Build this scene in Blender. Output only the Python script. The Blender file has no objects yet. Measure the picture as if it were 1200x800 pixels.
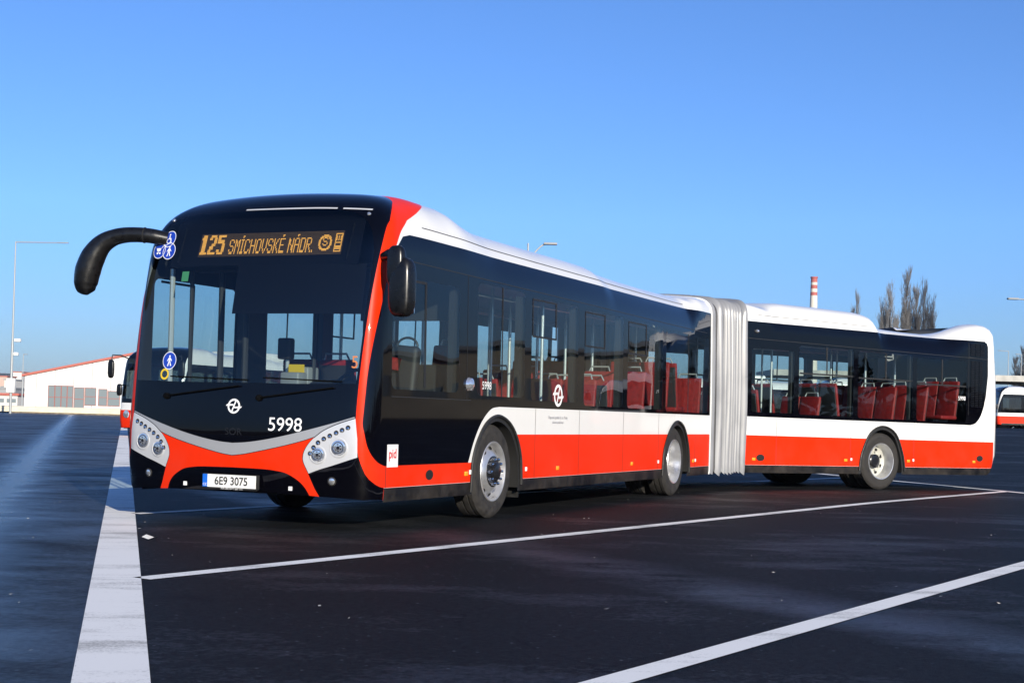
import bpy, bmesh, math, random
import numpy as np
from mathutils import Vector, Matrix
from mathutils.geometry import delaunay_2d_cdt
random.seed(7); np.random.seed(7)
PI = math.pi; R = math.radians
SC = bpy.context.scene
COL = SC.collection

# ---------------------------------------------------------------- camera, world, sun, exposure
cam = bpy.data.objects.new('camera', bpy.data.cameras.new('camera'))
COL.objects.link(cam); SC.camera = cam
CAM = Vector((-10.96384, -7.45239, 1.02409))
_f = Vector((0.91405723, 0.4052638, 0.01614434)); _r = Vector((0.40476795, -0.91401806, 0.02709055)); _u = Vector((-0.02573504, 0.01822761, 0.99950261))
cam.matrix_world = Matrix(((_r.x, _u.x, -_f.x, CAM.x), (_r.y, _u.y, -_f.y, CAM.y), (_r.z, _u.z, -_f.z, CAM.z), (0, 0, 0, 1)))
cam.data.sensor_width = 36; cam.data.lens = 52.47; cam.data.shift_y = 0.0492
cam.data.clip_start = .1; cam.data.clip_end = 9000

SUN_AZ = Vector((-.70, -.714, 0)).normalized()      # towards the sun, on the ground
SUN_EL = R(15.5)
world = bpy.data.worlds.new('World'); SC.world = world; world.use_nodes = True
wn = world.node_tree; bg = wn.nodes['Background']
sky = wn.nodes.new('ShaderNodeTexSky'); sky.sky_type = 'NISHITA'; sky.sun_disc = False
sky.sun_elevation = SUN_EL; sky.sun_rotation = math.atan2(SUN_AZ.x, SUN_AZ.y)
sky.altitude = 300; sky.air_density = .9; sky.dust_density = .15; sky.ozone_density = 6
# the winter haze over the city dims the lowest few degrees of the sky all the way round
_g = wn.nodes.new('ShaderNodeTexCoord'); _s = wn.nodes.new('ShaderNodeSeparateXYZ'); _m = wn.nodes.new('ShaderNodeMapRange'); _v = wn.nodes.new('ShaderNodeVectorMath')
wn.links.new(_g.outputs['Generated'], _s.inputs[0]); wn.links.new(_s.outputs['Z'], _m.inputs[0])
_m.inputs[1].default_value = 0; _m.inputs[2].default_value = .13; _m.inputs[3].default_value = .58; _m.inputs[4].default_value = 1.0
_t = wn.nodes.new('ShaderNodeVectorMath'); _t.operation = 'MULTIPLY'; _t.inputs[1].default_value = (.93, .935, 1.07); wn.links.new(sky.outputs['Color'], _t.inputs[0])
_v.operation = 'SCALE'; wn.links.new(_t.outputs[0], _v.inputs[0]); wn.links.new(_m.outputs[0], _v.inputs['Scale'])
wn.links.new(_v.outputs[0], bg.inputs['Color']); bg.inputs['Strength'].default_value = .112
sl = bpy.data.lights.new('sun', 'SUN'); sl.energy = 5.0; sl.angle = R(.5); sl.color = (1, .915, .77)
sun = bpy.data.objects.new('sun', sl); COL.objects.link(sun)
sun.rotation_euler = (-(SUN_AZ*math.cos(SUN_EL)+Vector((0, 0, math.sin(SUN_EL))))).to_track_quat('-Z', 'Y').to_euler()
SC.view_settings.view_transform = 'Standard'; SC.view_settings.look = 'None'
SC.view_settings.exposure = .50; SC.view_settings.gamma = 1
SC.render.engine = 'CYCLES'
SC.cycles.max_bounces = 10; SC.cycles.transparent_max_bounces = 24; SC.cycles.glossy_bounces = 5
SC.cycles.caustics_reflective = False; SC.cycles.caustics_refractive = False
SC.cycles.use_denoising = True

def ahead(px, py, dep):                # a point seen at a pixel of the photograph, dep metres away (used to survey the far things)
    v = _f+_r*((px-600)/1749)-_u*((py-459.03)/1749)
    return CAM+v*dep
# ---------------------------------------------------------------- body hulls
def pchip(xs, ys):
    xs = np.array(xs, float); ys = np.array(ys, float)
    h = np.diff(xs); d = np.diff(ys)/h
    m = np.zeros_like(xs)
    for i in range(1, len(xs)-1):
        if d[i-1]*d[i] > 0:
            w1 = 2*h[i]+h[i-1]; w2 = h[i]+2*h[i-1]
            m[i] = (w1+w2)/(w1/d[i-1]+w2/d[i])
    m[0], m[-1] = d[0], d[-1]
    def f(x):
        x = np.asarray(x, float)
        i = np.clip(np.searchsorted(xs, x)-1, 0, len(h)-1)
        t = (x-xs[i])/h[i]
        c = (2*t**3-3*t**2+1)*ys[i]+(t**3-2*t**2+t)*h[i]*m[i]+(-2*t**3+3*t**2)*ys[i+1]+(t**3-t**2)*h[i]*m[i+1]
        lo = ys[0]+m[0]*(x-xs[0]); hi = ys[-1]+m[-1]*(x-xs[-1])
        return np.where(x < xs[0], lo, np.where(x > xs[-1], hi, c))
    return f

def smax(a, b, k):
    h = np.maximum(k-np.abs(a-b), 0)/k
    return np.maximum(a, b)+h*h*k*.25

LEAN = pchip([.1, .25, .4, .6, .8, 1.0, 1.3, 1.6, 1.9, 2.2, 2.5, 2.8, 3.1, 3.4],
             [.10, .055, .02, -.005, -.01, 0, .025, .06, .10, .155, .225, .33, .48, .68])
ROOF_F = pchip([-1, .0, .8, 1.3, 1.75, 2.2, 2.6, 3, 5.7, 6.1, 8.8, 9.15, 9.4, 9.75, 10.4],
               [2.98, 2.99, 3.02, 3.06, 3.06, 2.985, 2.93, 2.92, 2.91, 2.86, 2.83, 2.84, 2.93, 3.03, 3.05])
ROOF_R = pchip([0, .7, 1.05, 1.30, 1.65, 3.3, 3.60, 3.72, 3.95, 5.2, 6.7],
               [3.06, 3.06, 3.02, 2.955, 2.985, 2.965, 2.93, 2.80, 2.73, 2.70, 2.70])
FIN_R = pchip([3.9, 5.2, 5.55, 5.9, 6.2, 6.5, 6.9], [0, .0, .05, .16, .235, .265, .27])      # fairings along both edges of the tail roof

def side_f(y, z):
    t = np.maximum(z-1.1, 0)
    return np.abs(y)-(1.275-.010*t**1.5-.10*np.maximum(.33-z, 0))

def hull_front(x, y, z):
    s = side_f(y, z)
    fr = LEAN(z)-.10+.10*(y/1.1)**2-x
    rf = z-(ROOF_F(x)-.05*y*y)
    c = np.clip((x-9.1)/.5, 0, 1); c = c*c*(3-2*c); rf = rf+.17*c
    kr = .55-.07*np.clip((1.6-x)/1.2, 0, 1)-.33*c
    return smax(smax(s, fr, .17), rf, kr)

REAR_END = 6.86
def hull_rear(x, y, z):
    s = side_f(y, z)
    rr = x-(REAR_END-.065*np.maximum(z-1.5, 0)**1.3-.05*(y/1.2)**2-.55*np.maximum(.62-z, 0)**1.2)
    t = np.clip((np.abs(y)-.52)/.34, 0, 1); t = np.maximum(t*t*(3-2*t), np.clip((x-6.35)/.25, 0, 1))
    rf = z-(ROOF_R(x)+FIN_R(x)*t-.05*y*y)
    c = np.clip((1.45-x)/.4, 0, 1); c = c*c*(3-2*c)
    c2 = np.clip((x-5.5)/.6, 0, 1)
    return smax(smax(s, rr, .24), rf+.12*c, .42-.20*c-.16*c2)

def solve_ray(f, o, d, t0, t1, n=44):
    """outermost crossing along o+t*d between t0 (inside) and t1 (outside), bisection (star-shaped hull)"""
    a = np.full(len(o), t0, float); b = np.full(len(o), t1, float)
    for _ in range(n):
        m = (a+b)*.5; p = o+d*m[:, None]
        ins = f(p[:, 0], p[:, 1], p[:, 2]) < 0
        a = np.where(ins, m, a); b = np.where(ins, b, m)
    return o+d*((a+b)*.5)[:, None]

def grad(f, p, e=2e-3):
    g = np.empty_like(p)
    for i in range(3):
        q = p.copy(); q[:, i] += e; r = p.copy(); r[:, i] -= e
        g[:, i] = f(*q.T)-f(*r.T)
    return g/np.maximum(np.linalg.norm(g, axis=1), 1e-9)[:, None]

class Gnomonic:                       # rays from a centre inside the body through the nose or the tail
    def __init__(s, f, c, sg): s.f, s.c, s.sg = f, np.array(c, float), sg
    def to_uv(s, P):
        q = np.atleast_2d(P)-s.c; return q[:, 1:]/(q[:, :1]*s.sg)
    def to_xyz(s, uv):
        uv = np.atleast_2d(uv); d = np.column_stack([np.full(len(uv), s.sg, float), uv])
        d /= np.linalg.norm(d, axis=1)[:, None]
        return solve_ray(s.f, np.repeat(s.c[None], len(uv), 0), d, .05, 5)

class Cyl:                            # rays from the long axis outwards; side sg=-1 is the driver's side
    def __init__(s, f, sg=-1, zc=1.6): s.f, s.sg, s.zc = f, sg, zc
    def to_uv(s, P):
        P = np.atleast_2d(P); return np.column_stack([P[:, 0], np.arctan2(P[:, 2]-s.zc, P[:, 1]*s.sg)*1.3])
    def to_xyz(s, uv):
        uv = np.atleast_2d(uv); a = uv[:, 1]/1.3
        o = np.column_stack([uv[:, 0], np.zeros(len(uv)), np.full(len(uv), s.zc)])
        d = np.column_stack([np.zeros(len(uv)), np.cos(a)*s.sg, np.sin(a)])
        return solve_ray(s.f, o, d, 0, 3)

def on_side(f, x, z, sg=-1):
    x = np.atleast_1d(np.asarray(x, float)); z = np.atleast_1d(np.asarray(z, float))
    o = np.column_stack([x, np.zeros(len(x)), z]); d = np.repeat([[0, sg, 0.]], len(x), 0)
    return solve_ray(f, o, d, 0, 3)

def on_front(f, y, z, sg=-1, x0=2.2):
    y = np.atleast_1d(np.asarray(y, float)); z = np.atleast_1d(np.asarray(z, float))
    o = np.column_stack([np.full(len(y), x0), y, z]); d = np.repeat([[sg, 0, 0.]], len(y), 0)
    return solve_ray(f, o, d, 0, 5)
# ---------------------------------------------------------------- materials
M = {}
def mat(name, col=(.5, .5, .5), rough=.5, metal=0, coat=0, emit=None, estr=0, spec=.5, noise=0, nscale=8, bump=0, bscale=40, back=None, dust=0):
    m = bpy.data.materials.new(name); m.use_nodes = True; nt = m.node_tree; b = nt.nodes['Principled BSDF']
    b.inputs['Base Color'].default_value = (*col, 1); b.inputs['Roughness'].default_value = rough; b.inputs['Metallic'].default_value = metal
    b.inputs['Coat Weight'].default_value = coat; b.inputs['Coat Roughness'].default_value = .03; b.inputs['Specular IOR Level'].default_value = spec
    if emit: b.inputs['Emission Color'].default_value = (*emit, 1); b.inputs['Emission Strength'].default_value = estr
    tc = nt.nodes.new('ShaderNodeTexCoord')
    if noise:
        n = nt.nodes.new('ShaderNodeTexNoise'); n.inputs['Scale'].default_value = nscale; n.inputs['Detail'].default_value = 6
        nt.links.new(tc.outputs['Object'], n.inputs['Vector'])
        r = nt.nodes.new('ShaderNodeMapRange'); r.inputs[1].default_value = .3; r.inputs[2].default_value = .7
        r.inputs[3].default_value = 1-noise; r.inputs[4].default_value = 1+noise
        nt.links.new(n.outputs['Fac'], r.inputs[0])
        x = nt.nodes.new('ShaderNodeVectorMath'); x.operation = 'SCALE'; x.inputs[0].default_value = col
        nt.links.new(r.outputs[0], x.inputs['Scale']); nt.links.new(x.outputs[0], b.inputs['Base Color'])
        r2 = nt.nodes.new('ShaderNodeMapRange'); r2.inputs[1].default_value = .3; r2.inputs[2].default_value = .7
        r2.inputs[3].default_value = rough*.8; r2.inputs[4].default_value = min(1, rough*1.3)
        nt.links.new(n.outputs['Fac'], r2.inputs[0]); nt.links.new(r2.outputs[0], b.inputs['Roughness'])
    if dust:                                     # road dirt thrown up on the lowest panels, in drifting smears
        sp = nt.nodes.new('ShaderNodeSeparateXYZ'); nt.links.new(tc.outputs['Object'], sp.inputs[0]); zr_ = nt.nodes.new('ShaderNodeMapRange'); zr_.inputs[1].default_value = .30; zr_.inputs[2].default_value = .95; zr_.inputs[3].default_value = 1; zr_.inputs[4].default_value = 0; nt.links.new(sp.outputs['Z'], zr_.inputs[0])
        dn = nt.nodes.new('ShaderNodeTexNoise'); dn.inputs['Scale'].default_value = 2.6; dn.inputs['Detail'].default_value = 8; dn.inputs['Roughness'].default_value = .7; nt.links.new(tc.outputs['Object'], dn.inputs['Vector'])
        dr = nt.nodes.new('ShaderNodeMapRange'); dr.inputs[1].default_value = .40; dr.inputs[2].default_value = .72; dr.inputs[3].default_value = 0; dr.inputs[4].default_value = dust; nt.links.new(dn.outputs['Fac'], dr.inputs[0])
        ml = nt.nodes.new('ShaderNodeMath'); ml.operation = 'MULTIPLY'; nt.links.new(zr_.outputs[0], ml.inputs[0]); nt.links.new(dr.outputs[0], ml.inputs[1])
        mc = nt.nodes.new('ShaderNodeMix'); mc.data_type = 'RGBA'; nt.links.new(ml.outputs[0], mc.inputs[0]); mc.inputs[7].default_value = (.16, .135, .11, 1)
        src = b.inputs['Base Color'].links[0].from_socket if b.inputs['Base Color'].links else None
        if src: nt.links.new(src, mc.inputs[6])
        else: mc.inputs[6].default_value = (*col, 1)
        nt.links.new(mc.outputs[2], b.inputs['Base Color'])
    if bump:
        n2 = nt.nodes.new('ShaderNodeTexNoise'); n2.inputs['Scale'].default_value = bscale; n2.inputs['Detail'].default_value = 4
        nt.links.new(tc.outputs['Object'], n2.inputs['Vector'])
        bp = nt.nodes.new('ShaderNodeBump'); bp.inputs['Strength'].default_value = bump; bp.inputs['Distance'].default_value = .02
        nt.links.new(n2.outputs['Fac'], bp.inputs['Height']); nt.links.new(bp.outputs[0], b.inputs['Normal'])
    if back:
        g = nt.nodes.new('ShaderNodeNewGeometry'); mx = nt.nodes.new('ShaderNodeMixShader'); d = nt.nodes.new('ShaderNodeBsdfDiffuse')
        d.inputs[0].default_value = (*back, 1); out = nt.nodes['Material Output']
        nt.links.new(g.outputs['Backfacing'], mx.inputs[0]); nt.links.new(b.outputs[0], mx.inputs[1]); nt.links.new(d.outputs[0], mx.inputs[2])
        nt.links.new(mx.outputs[0], out.inputs[0])
    M[name] = m; return m

def glass_mat(name, tint, wav=.0, boost=1.0):
    """a thin pane: tinted clear body under a mirror whose strength follows Fresnel; light passes straight through"""
    m = bpy.data.materials.new(name); m.use_nodes = True; nt = m.node_tree; nt.nodes.clear()
    out = nt.nodes.new('ShaderNodeOutputMaterial'); mx = nt.nodes.new('ShaderNodeMixShader')
    t = nt.nodes.new('ShaderNodeBsdfTransparent'); t.inputs[0].default_value = (*tint, 1)
    g = nt.nodes.new('ShaderNodeBsdfGlossy'); g.inputs['Roughness'].default_value = 0; g.inputs[0].default_value = (.95, .97, 1, 1)
    ge = nt.nodes.new('ShaderNodeNewGeometry'); dt = nt.nodes.new('ShaderNodeVectorMath'); dt.operation = 'DOT_PRODUCT'
    nt.links.new(ge.outputs['Normal'], dt.inputs[0]); nt.links.new(ge.outputs['Incoming'], dt.inputs[1])
    def mth(op, *v):
        q = nt.nodes.new('ShaderNodeMath'); q.operation = op
        for i, x in enumerate(v):
            if isinstance(x, (int, float)): q.inputs[i].default_value = x
            else: nt.links.new(x, q.inputs[i])
        return q.outputs[0]
    c = mth('ABSOLUTE', dt.outputs['Value'], 0); p5 = mth('POWER', mth('SUBTRACT', 1, c), 5)       # Schlick, the same from both faces of the pane
    fr = mth('MINIMUM', mth('MULTIPLY', mth('MULTIPLY_ADD', p5, .93, .055), boost), 1.0)
    nt.links.new(fr, mx.inputs[0])
    nt.links.new(t.outputs[0], mx.inputs[1]); nt.links.new(g.outputs[0], mx.inputs[2]); nt.links.new(mx.outputs[0], out.inputs[0])
    if wav:
        tc = nt.nodes.new('ShaderNodeTexCoord'); n = nt.nodes.new('ShaderNodeTexNoise'); n.inputs['Scale'].default_value = 1.1; n.inputs['Detail'].default_value = 1
        nt.links.new(tc.outputs['Object'], n.inputs['Vector'])
        bp = nt.nodes.new('ShaderNodeBump'); bp.inputs['Strength'].default_value = 1; bp.inputs['Distance'].default_value = wav
        nt.links.new(n.outputs['Fac'], bp.inputs['Height']); nt.links.new(bp.outputs[0], g.inputs['Normal'])
    M[name] = m; return m

GREY_IN = (.30, .31, .32)
mat('white', (.72, .72, .71), .22, coat=.4, noise=.02, nscale=1.1, back=GREY_IN)
mat('red', (.70, .024, .003), .35, coat=.03, spec=.08, noise=.035, nscale=1.3, back=GREY_IN, dust=.12)
mat('black', (.0015, .0015, .003), .03, coat=0, spec=.36, back=(.03, .03, .032))
mat('silver', (.36, .37, .39), .35, metal=.25, coat=.3, back=GREY_IN)
mat('lamp_silver', (.62, .63, .65), .30, metal=.3, coat=.3)
mat('skirt', (.006, .006, .007), .4, spec=.25, noise=.3, nscale=6, dust=.25)
mat('rubber', (.014, .014, .014), .55, noise=.2, nscale=30)
mat('tyre', (.021, .019, .0175), .75, noise=.35, nscale=14, bump=.3, bscale=60)
mat('mirror_black', (.006, .006, .0065), .30, noise=.15, nscale=20)
mat('matt_black', (.006, .006, .006), .8)
mat('wiper_black', (.0015, .0015, .0015), .7, spec=.1)
mat('rim', (.62, .62, .63), .32, metal=.75, noise=.12, nscale=9)
mat('rim_cream', (.46, .46, .42), .45, noise=.15, nscale=12)
mat('chrome', (.85, .85, .87), .08, metal=1)
mat('hub_black', (.012, .012, .014), .25)
mat('lens', (.86, .87, .88), .10, metal=.85)
mat('orange', (.95, .30, .02), .25)
mat('text_white', (.85, .85, .85), .4)
mat('text_black', (.012, .012, .014), .4)
mat('text_grey', (.30, .30, .32), .4)
mat('text_red', (.62, .03, .04), .4)
mat('plate_white', (.80, .80, .78), .35)
mat('plate_blue', (.01, .13, .62), .35)
mat('sign_blue', (.012, .05, .42), .3)
mat('seat_red', (.27, .010, .011), .6, noise=.25, nscale=25)
mat('seat_dark', (.02, .02, .024), .6)
mat('floor', (.06, .062, .07), .5, noise=.2, nscale=10)
mat('lining', (.24, .25, .26), .5)
mat('ceiling', (.20, .21, .22), .5)
mat('dash', (.022, .022, .024), .55)
mat('pole', (.70, .72, .72), .25, metal=.5)
mat('yellow', (.75, .50, .02), .45)
mat('blind', (.003, .0035, .007), .6, spec=.1)
mat('led', (.9, .4, .05), .5, emit=(1, .42, .12), estr=.52)
mat('led_dim', (.10, .055, .03), .5)
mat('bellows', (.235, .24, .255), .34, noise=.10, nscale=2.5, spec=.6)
mat('bellows_groove_shade', (.035, .035, .04), .5)  # dark tone that paints the shade into the pleat grooves
mat('seam', (.02, .02, .02), .6)
mat('sticker', (.78, .78, .78), .4)
glass_mat('glass', (.70, .78, .77), wav=.006)
glass_mat('glass_front', (.66, .74, .74), wav=.003)
glass_mat('glass_far', (.22, .27, .28), boost=1.2)

# ---------------------------------------------------------------- objects
def link(o, parent=None):
    COL.objects.link(o)
    if parent is not None: o.parent = parent
    return o
def thing(name, label, cat, loc=(0, 0, 0), rotz=0, group=None):
    o = bpy.data.objects.new(name, None); o.empty_display_size = .3; link(o)
    o.location = loc; o.rotation_euler = (0, 0, rotz)
    return tag(o, label, cat, group)
def tag(o, label=None, cat=None, group=None, kind=None):
    for k, v in (('label', label), ('category', cat), ('group', group), ('kind', kind)):
        if v: o[k] = v
    return o
def mesh_obj(name, verts, faces, mats, parent=None, fm=None, normals=None, smooth=True):
    me = bpy.data.meshes.new(name); me.from_pydata([tuple(map(float, v)) for v in verts], [], [tuple(int(i) for i in f) for f in faces])
    for m in (mats if isinstance(mats, (list, tuple)) else [mats]): me.materials.append(M[m] if isinstance(m, str) else m)
    if fm is not None: me.polygons.foreach_set('material_index', [int(i) for i in fm])
    me.polygons.foreach_set('use_smooth', [bool(smooth)]*len(me.polygons)); me.update()
    if normals is not None: me.normals_split_custom_set_from_vertices([tuple(map(float, n)) for n in normals])
    return link(bpy.data.objects.new(name, me), parent)
def copy_tree(o, parent=None):
    c = o.copy(); COL.objects.link(c)
    if parent is not None: c.parent = parent
    for ch in o.children: copy_tree(ch, c)
    return c

class MB:
    """collects shapes into one mesh; every shape remembers its material"""
    def __init__(s): s.v = []; s.f = []; s.m = []; s.mats = []; s.sm = []
    def mi(s, m):
        if m not in s.mats: s.mats.append(m)
        return s.mats.index(m)
    def add(s, v, f, m, sm=False):
        n = len(s.v); s.v += [tuple(map(float, p)) for p in v]; k = s.mi(m)
        for q in f: s.f.append(tuple(n+int(i) for i in q)); s.m.append(k); s.sm.append(sm)
        return s
    def box(s, c, d, m, rot=None, bev=0):
        bm = bmesh.new(); bmesh.ops.create_cube(bm, size=1)
        for v in bm.verts: v.co = Vector((v.co.x*d[0], v.co.y*d[1], v.co.z*d[2]))
        if bev: bmesh.ops.bevel(bm, geom=list(bm.edges), offset=bev, segments=3, affect='EDGES', profile=.5)
        if rot is not None: bmesh.ops.transform(bm, matrix=rot, verts=bm.verts)
        bm.verts.index_update()
        s.add([v.co+Vector(c) for v in bm.verts], [[v.index for v in f.verts] for f in bm.faces], m, bool(bev)); bm.free(); return s
    def tube(s, pts, rad, m, n=10, caps=True, squash=1.0):
        pts = [Vector(p) for p in pts]; rad = rad if isinstance(rad, (list, tuple)) else [rad]*len(pts)
        v = []; f = []; up = None
        for i, p in enumerate(pts):
            t = (pts[min(i+1, len(pts)-1)]-pts[max(i-1, 0)]).normalized()
            if up is None: up = t.orthogonal().normalized()
            up = (up-t*up.dot(t)).normalized(); b = t.cross(up)
            for k in range(n):
                a = 2*PI*k/n; v.append(p+(up*math.cos(a)+b*math.sin(a)*squash)*rad[i])
        for i in range(len(pts)-1):
            for k in range(n): f.append((i*n+k, i*n+(k+1) % n, (i+1)*n+(k+1) % n, (i+1)*n+k))
        if caps: f.append(tuple(range(n))[::-1]); f.append(tuple((len(pts)-1)*n+k for k in range(n)))
        return s.add(v, f, m, True)
    def lathe(s, prof, m, c=(0, 0, 0), axis='y', n=48, sg=1):
        """prof: (radius, offset along axis); offsets grow outwards (sg flips)"""
        v = []; f = []
        for r, h in prof:
            for k in range(n):
                a = 2*PI*k/n
                q = (r*math.cos(a), h*sg, r*math.sin(a)) if axis == 'y' else (h*sg, r*math.cos(a), r*math.sin(a)) if axis == 'x' else (r*math.cos(a), r*math.sin(a), h*sg)
                v.append(Vector(q)+Vector(c))
        for i in range(len(prof)-1):
            for k in range(n): f.append((i*n+k, i*n+(k+1) % n, (i+1)*n+(k+1) % n, (i+1)*n+k))
        return s.add(v, f, m, True)
    def quad(s, a, b, c, d, m): return s.add([a, b, c, d], [(0, 1, 2, 3)], m)
    def build(s, name, parent=None):
        o = mesh_obj(name, s.v, s.f, s.mats, parent, s.m); o.data.polygons.foreach_set('use_smooth', s.sm)
        if any(s.sm):
            bm = bmesh.new(); bm.from_mesh(o.data)
            for e in bm.edges:
                if len(e.link_faces) == 2 and e.calc_face_angle(0) > R(38): e.smooth = False
            bmesh.ops.recalc_face_normals(bm, faces=bm.faces); bm.to_mesh(o.data); bm.free()
        return o

# ---------------------------------------------------------------- paint layout on a hull: one triangulation, every triangle belongs to one named region
def densify(P, step=.07, close=True):
    P = [np.array(p, float) for p in P]; o = []
    n = len(P) if close else len(P)-1
    for i in range(n):
        a, b = P[i], P[(i+1) % len(P)]; k = max(1, int(np.linalg.norm(b-a)/step))
        for j in range(k): o.append(a+(b-a)*j/k)
    if not close: o.append(P[-1])
    return np.array(o)
def smooth_line(P, k=6):
    """Catmull-Rom through open points"""
    P = [np.array(p, float) for p in P]; Q = [2*P[0]-P[1]]+P+[2*P[-1]-P[-2]]; o = []
    for i in range(1, len(Q)-2):
        for j in range(k):
            t = j/k; a, b, c, d = Q[i-1:i+3]
            o.append(.5*((2*b)+(c-a)*t+(2*a-5*b+4*c-d)*t*t+(3*b-3*c+d-a)*t**3))
    o.append(P[-1]); return np.array(o)
def rrect(x0, x1, z0, z1, r, n=5):
    o = []
    for cx, cz, a0 in ((x1-r, z1-r, 0), (x0+r, z1-r, 90), (x0+r, z0+r, 180), (x1-r, z0+r, 270)):
        for k in range(n+1): a = R(a0+90*k/n); o.append((cx+r*math.cos(a), cz+r*math.sin(a)))
    return o
def inside(pt, poly):
    x, y = pt[:, 0], pt[:, 1]; c = np.zeros(len(pt), bool); n = len(poly)
    for i in range(n):
        x0, y0 = poly[i]; x1, y1 = poly[(i+1) % n]
        if y0 == y1: continue
        c ^= ((y0 > y) != (y1 > y)) & (x < (x1-x0)*(y-y0)/(y1-y0)+x0)
    return c
def layout(par, domain, layers, step, z_fine=None):
    """domain, layers: outlines in uv. returns xyz, normals, {region: triangles}"""
    V = []; E = []
    for poly in [domain]+[l[0] for l in layers]:
        n0 = len(V); V += [tuple(p) for p in poly]; E += [(n0+i, n0+(i+1) % len(poly)) for i in range(len(poly))]
    D = np.array(domain); lo = D.min(0); hi = D.max(0)
    gx = np.arange(lo[0]+step*.5, hi[0], step); gy = np.arange(lo[1]+step*.5, hi[1], step)
    G = np.array([(a, b) for a in gx for b in gy]); G = G[inside(G, D)]
    B = np.array(V)
    keep = np.array([np.min(np.abs(B-g).sum(1)) > step*.4 for g in G]) if len(G) else np.zeros(0, bool)
    V += [tuple(g) for g in G[keep]]
    r = delaunay_2d_cdt([Vector((float(a), float(b))) for a, b in V], E, [], 0, 1e-5)
    uv = np.array([tuple(v) for v in r[0]]); T = np.array([f for f in r[2] if len(f) == 3])
    C = uv[T].mean(1); ok = inside(C, D); T = T[ok]; C = C[ok]
    reg = np.full(len(T), -1)
    for i, (poly, key) in enumerate(layers): reg[inside(C, np.array(poly))] = i
    xyz = par.to_xyz(uv); nrm = grad(par.f, xyz)
    # triangles wind so that they face outwards
    a, b, c = (xyz[T[:, i]] for i in range(3)); fl = np.einsum('ij,ij->i', np.cross(b-a, c-a), nrm[T[:, 0]]) < 0
    T[fl] = T[fl][:, ::-1]
    out = {}
    for i, k in [(-1, 'base')]+[(i, l[1]) for i, l in enumerate(layers)]:
        if (reg == i).any(): out.setdefault(k, []).append(T[reg == i])
    return xyz, nrm, {k: np.vstack(v) for k, v in out.items()}
class Skin:
    """gathers regions of several layouts into one object"""
    def __init__(s): s.v = []; s.n = []; s.f = []; s.m = []; s.mats = []; s.off = 0
    def add(s, xyz, nrm, tris, m, xf=None):
        ids, inv = np.unique(tris, return_inverse=True); inv = inv.reshape(tris.shape)
        p, q = xyz[ids], nrm[ids]
        if m not in s.mats: s.mats.append(m)
        s.v.append(p); s.n.append(q); s.f.append(inv+s.off); s.m += [s.mats.index(m)]*len(tris); s.off += len(p)
    def build(s, name, parent, xf=None):
        v, n, f = np.vstack(s.v), np.vstack(s.n), np.vstack(s.f)
        if xf is not None: v = xf(v); n = xf(n, True)
        return mesh_obj(name, v, f, s.mats, parent, s.m, n)

YAW2 = -0.55289; PIT2 = -0.00675; HINGE = (11.597, -.0018)
_c2, _s2 = math.cos(YAW2), math.sin(YAW2)
def rear_xf(P, vec=False):
    P = np.atleast_2d(np.asarray(P, float)); x, y, z = P.T
    if vec: return np.column_stack([x*_c2-y*_s2, x*_s2+y*_c2, z])
    return np.column_stack([HINGE[0]+x*_c2-y*_s2, HINGE[1]+x*_s2+y*_c2, z+PIT2*x])
REAR_M = Matrix(((_c2, -_s2, 0, HINGE[0]), (_s2, _c2, 0, HINGE[1]), (PIT2, 0, 1, 0), (0, 0, 0, 1)))

def text_tris(body, size, align='CENTER', bold=0, xs=1.0):
    cu = bpy.data.curves.new('lettering', 'FONT'); cu.body = body; cu.size = size; cu.align_x = align; cu.align_y = 'CENTER'; cu.offset = bold
    o = bpy.data.objects.new('lettering', cu); COL.objects.link(o)
    dg = bpy.context.evaluated_depsgraph_get(); me = bpy.data.meshes.new_from_object(o.evaluated_get(dg))
    bm = bmesh.new(); bm.from_mesh(me); bmesh.ops.triangulate(bm, faces=bm.faces); bm.verts.index_update()
    v = np.array([(p.co.x*xs, p.co.y) for p in bm.verts]); f = [[q.index for q in t.verts] for t in bm.faces]; bm.free()
    bpy.data.objects.remove(o); bpy.data.curves.remove(cu); bpy.data.meshes.remove(me)
    return v, f
def stick_on(name, v2, f, place, m, parent, lift=.003, xf=None, f_hull=None):
    """lays flat shapes (lettering, stickers) onto a hull; place(v2) -> points on it"""
    P = place(np.array(v2)); N = grad(f_hull, P); Q = []
    for t in f:
        t = list(t); g = np.cross(P[t[1]]-P[t[0]], P[t[2]]-P[t[0]])
        Q.append(t[::-1] if g @ N[t[0]] < 0 else t)
    P = P+N*lift
    if xf is not None: P = xf(P); N = xf(N, True)
    return mesh_obj(name, P, Q, m, parent, None, N)
def disc2(r, n=28, cx=0, cy=0, r0=0):
    if r0 == 0: return [(cx, cy)]+[(cx+r*math.cos(2*PI*k/n), cy+r*math.sin(2*PI*k/n)) for k in range(n)], [(0, 1+k, 1+(k+1) % n) for k in range(n)]
    v = [(cx+q*math.cos(2*PI*k/n), cy+q*math.sin(2*PI*k/n)) for q in (r0, r) for k in range(n)]
    return v, [(k, (k+1) % n, n+(k+1) % n, n+k) for k in range(n)]
def poly2(*pts): return [tuple(p) for p in pts], [tuple(range(len(pts)))]
def join2(*parts):
    V = []; F = []
    for v, f in parts:
        n = len(V); V += [tuple(p) for p in v]; F += [tuple(n+i for i in q) for q in f]
    return V, F
# ---------------------------------------------------------------- the articulated bus (its front section lies along +X from the nose; driver's side is -Y)
FP = Gnomonic(hull_front, (2.8, 0, 1.5), -1)
RP = Gnomonic(hull_rear, (4.2, 0, 1.5), 1)
FCY = {s: Cyl(hull_front, s) for s in (-1, 1)}
RCY = {s: Cyl(hull_rear, s) for s in (-1, 1)}
XF_END = 10.13; XR_START = .66; BOT = .255

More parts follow.
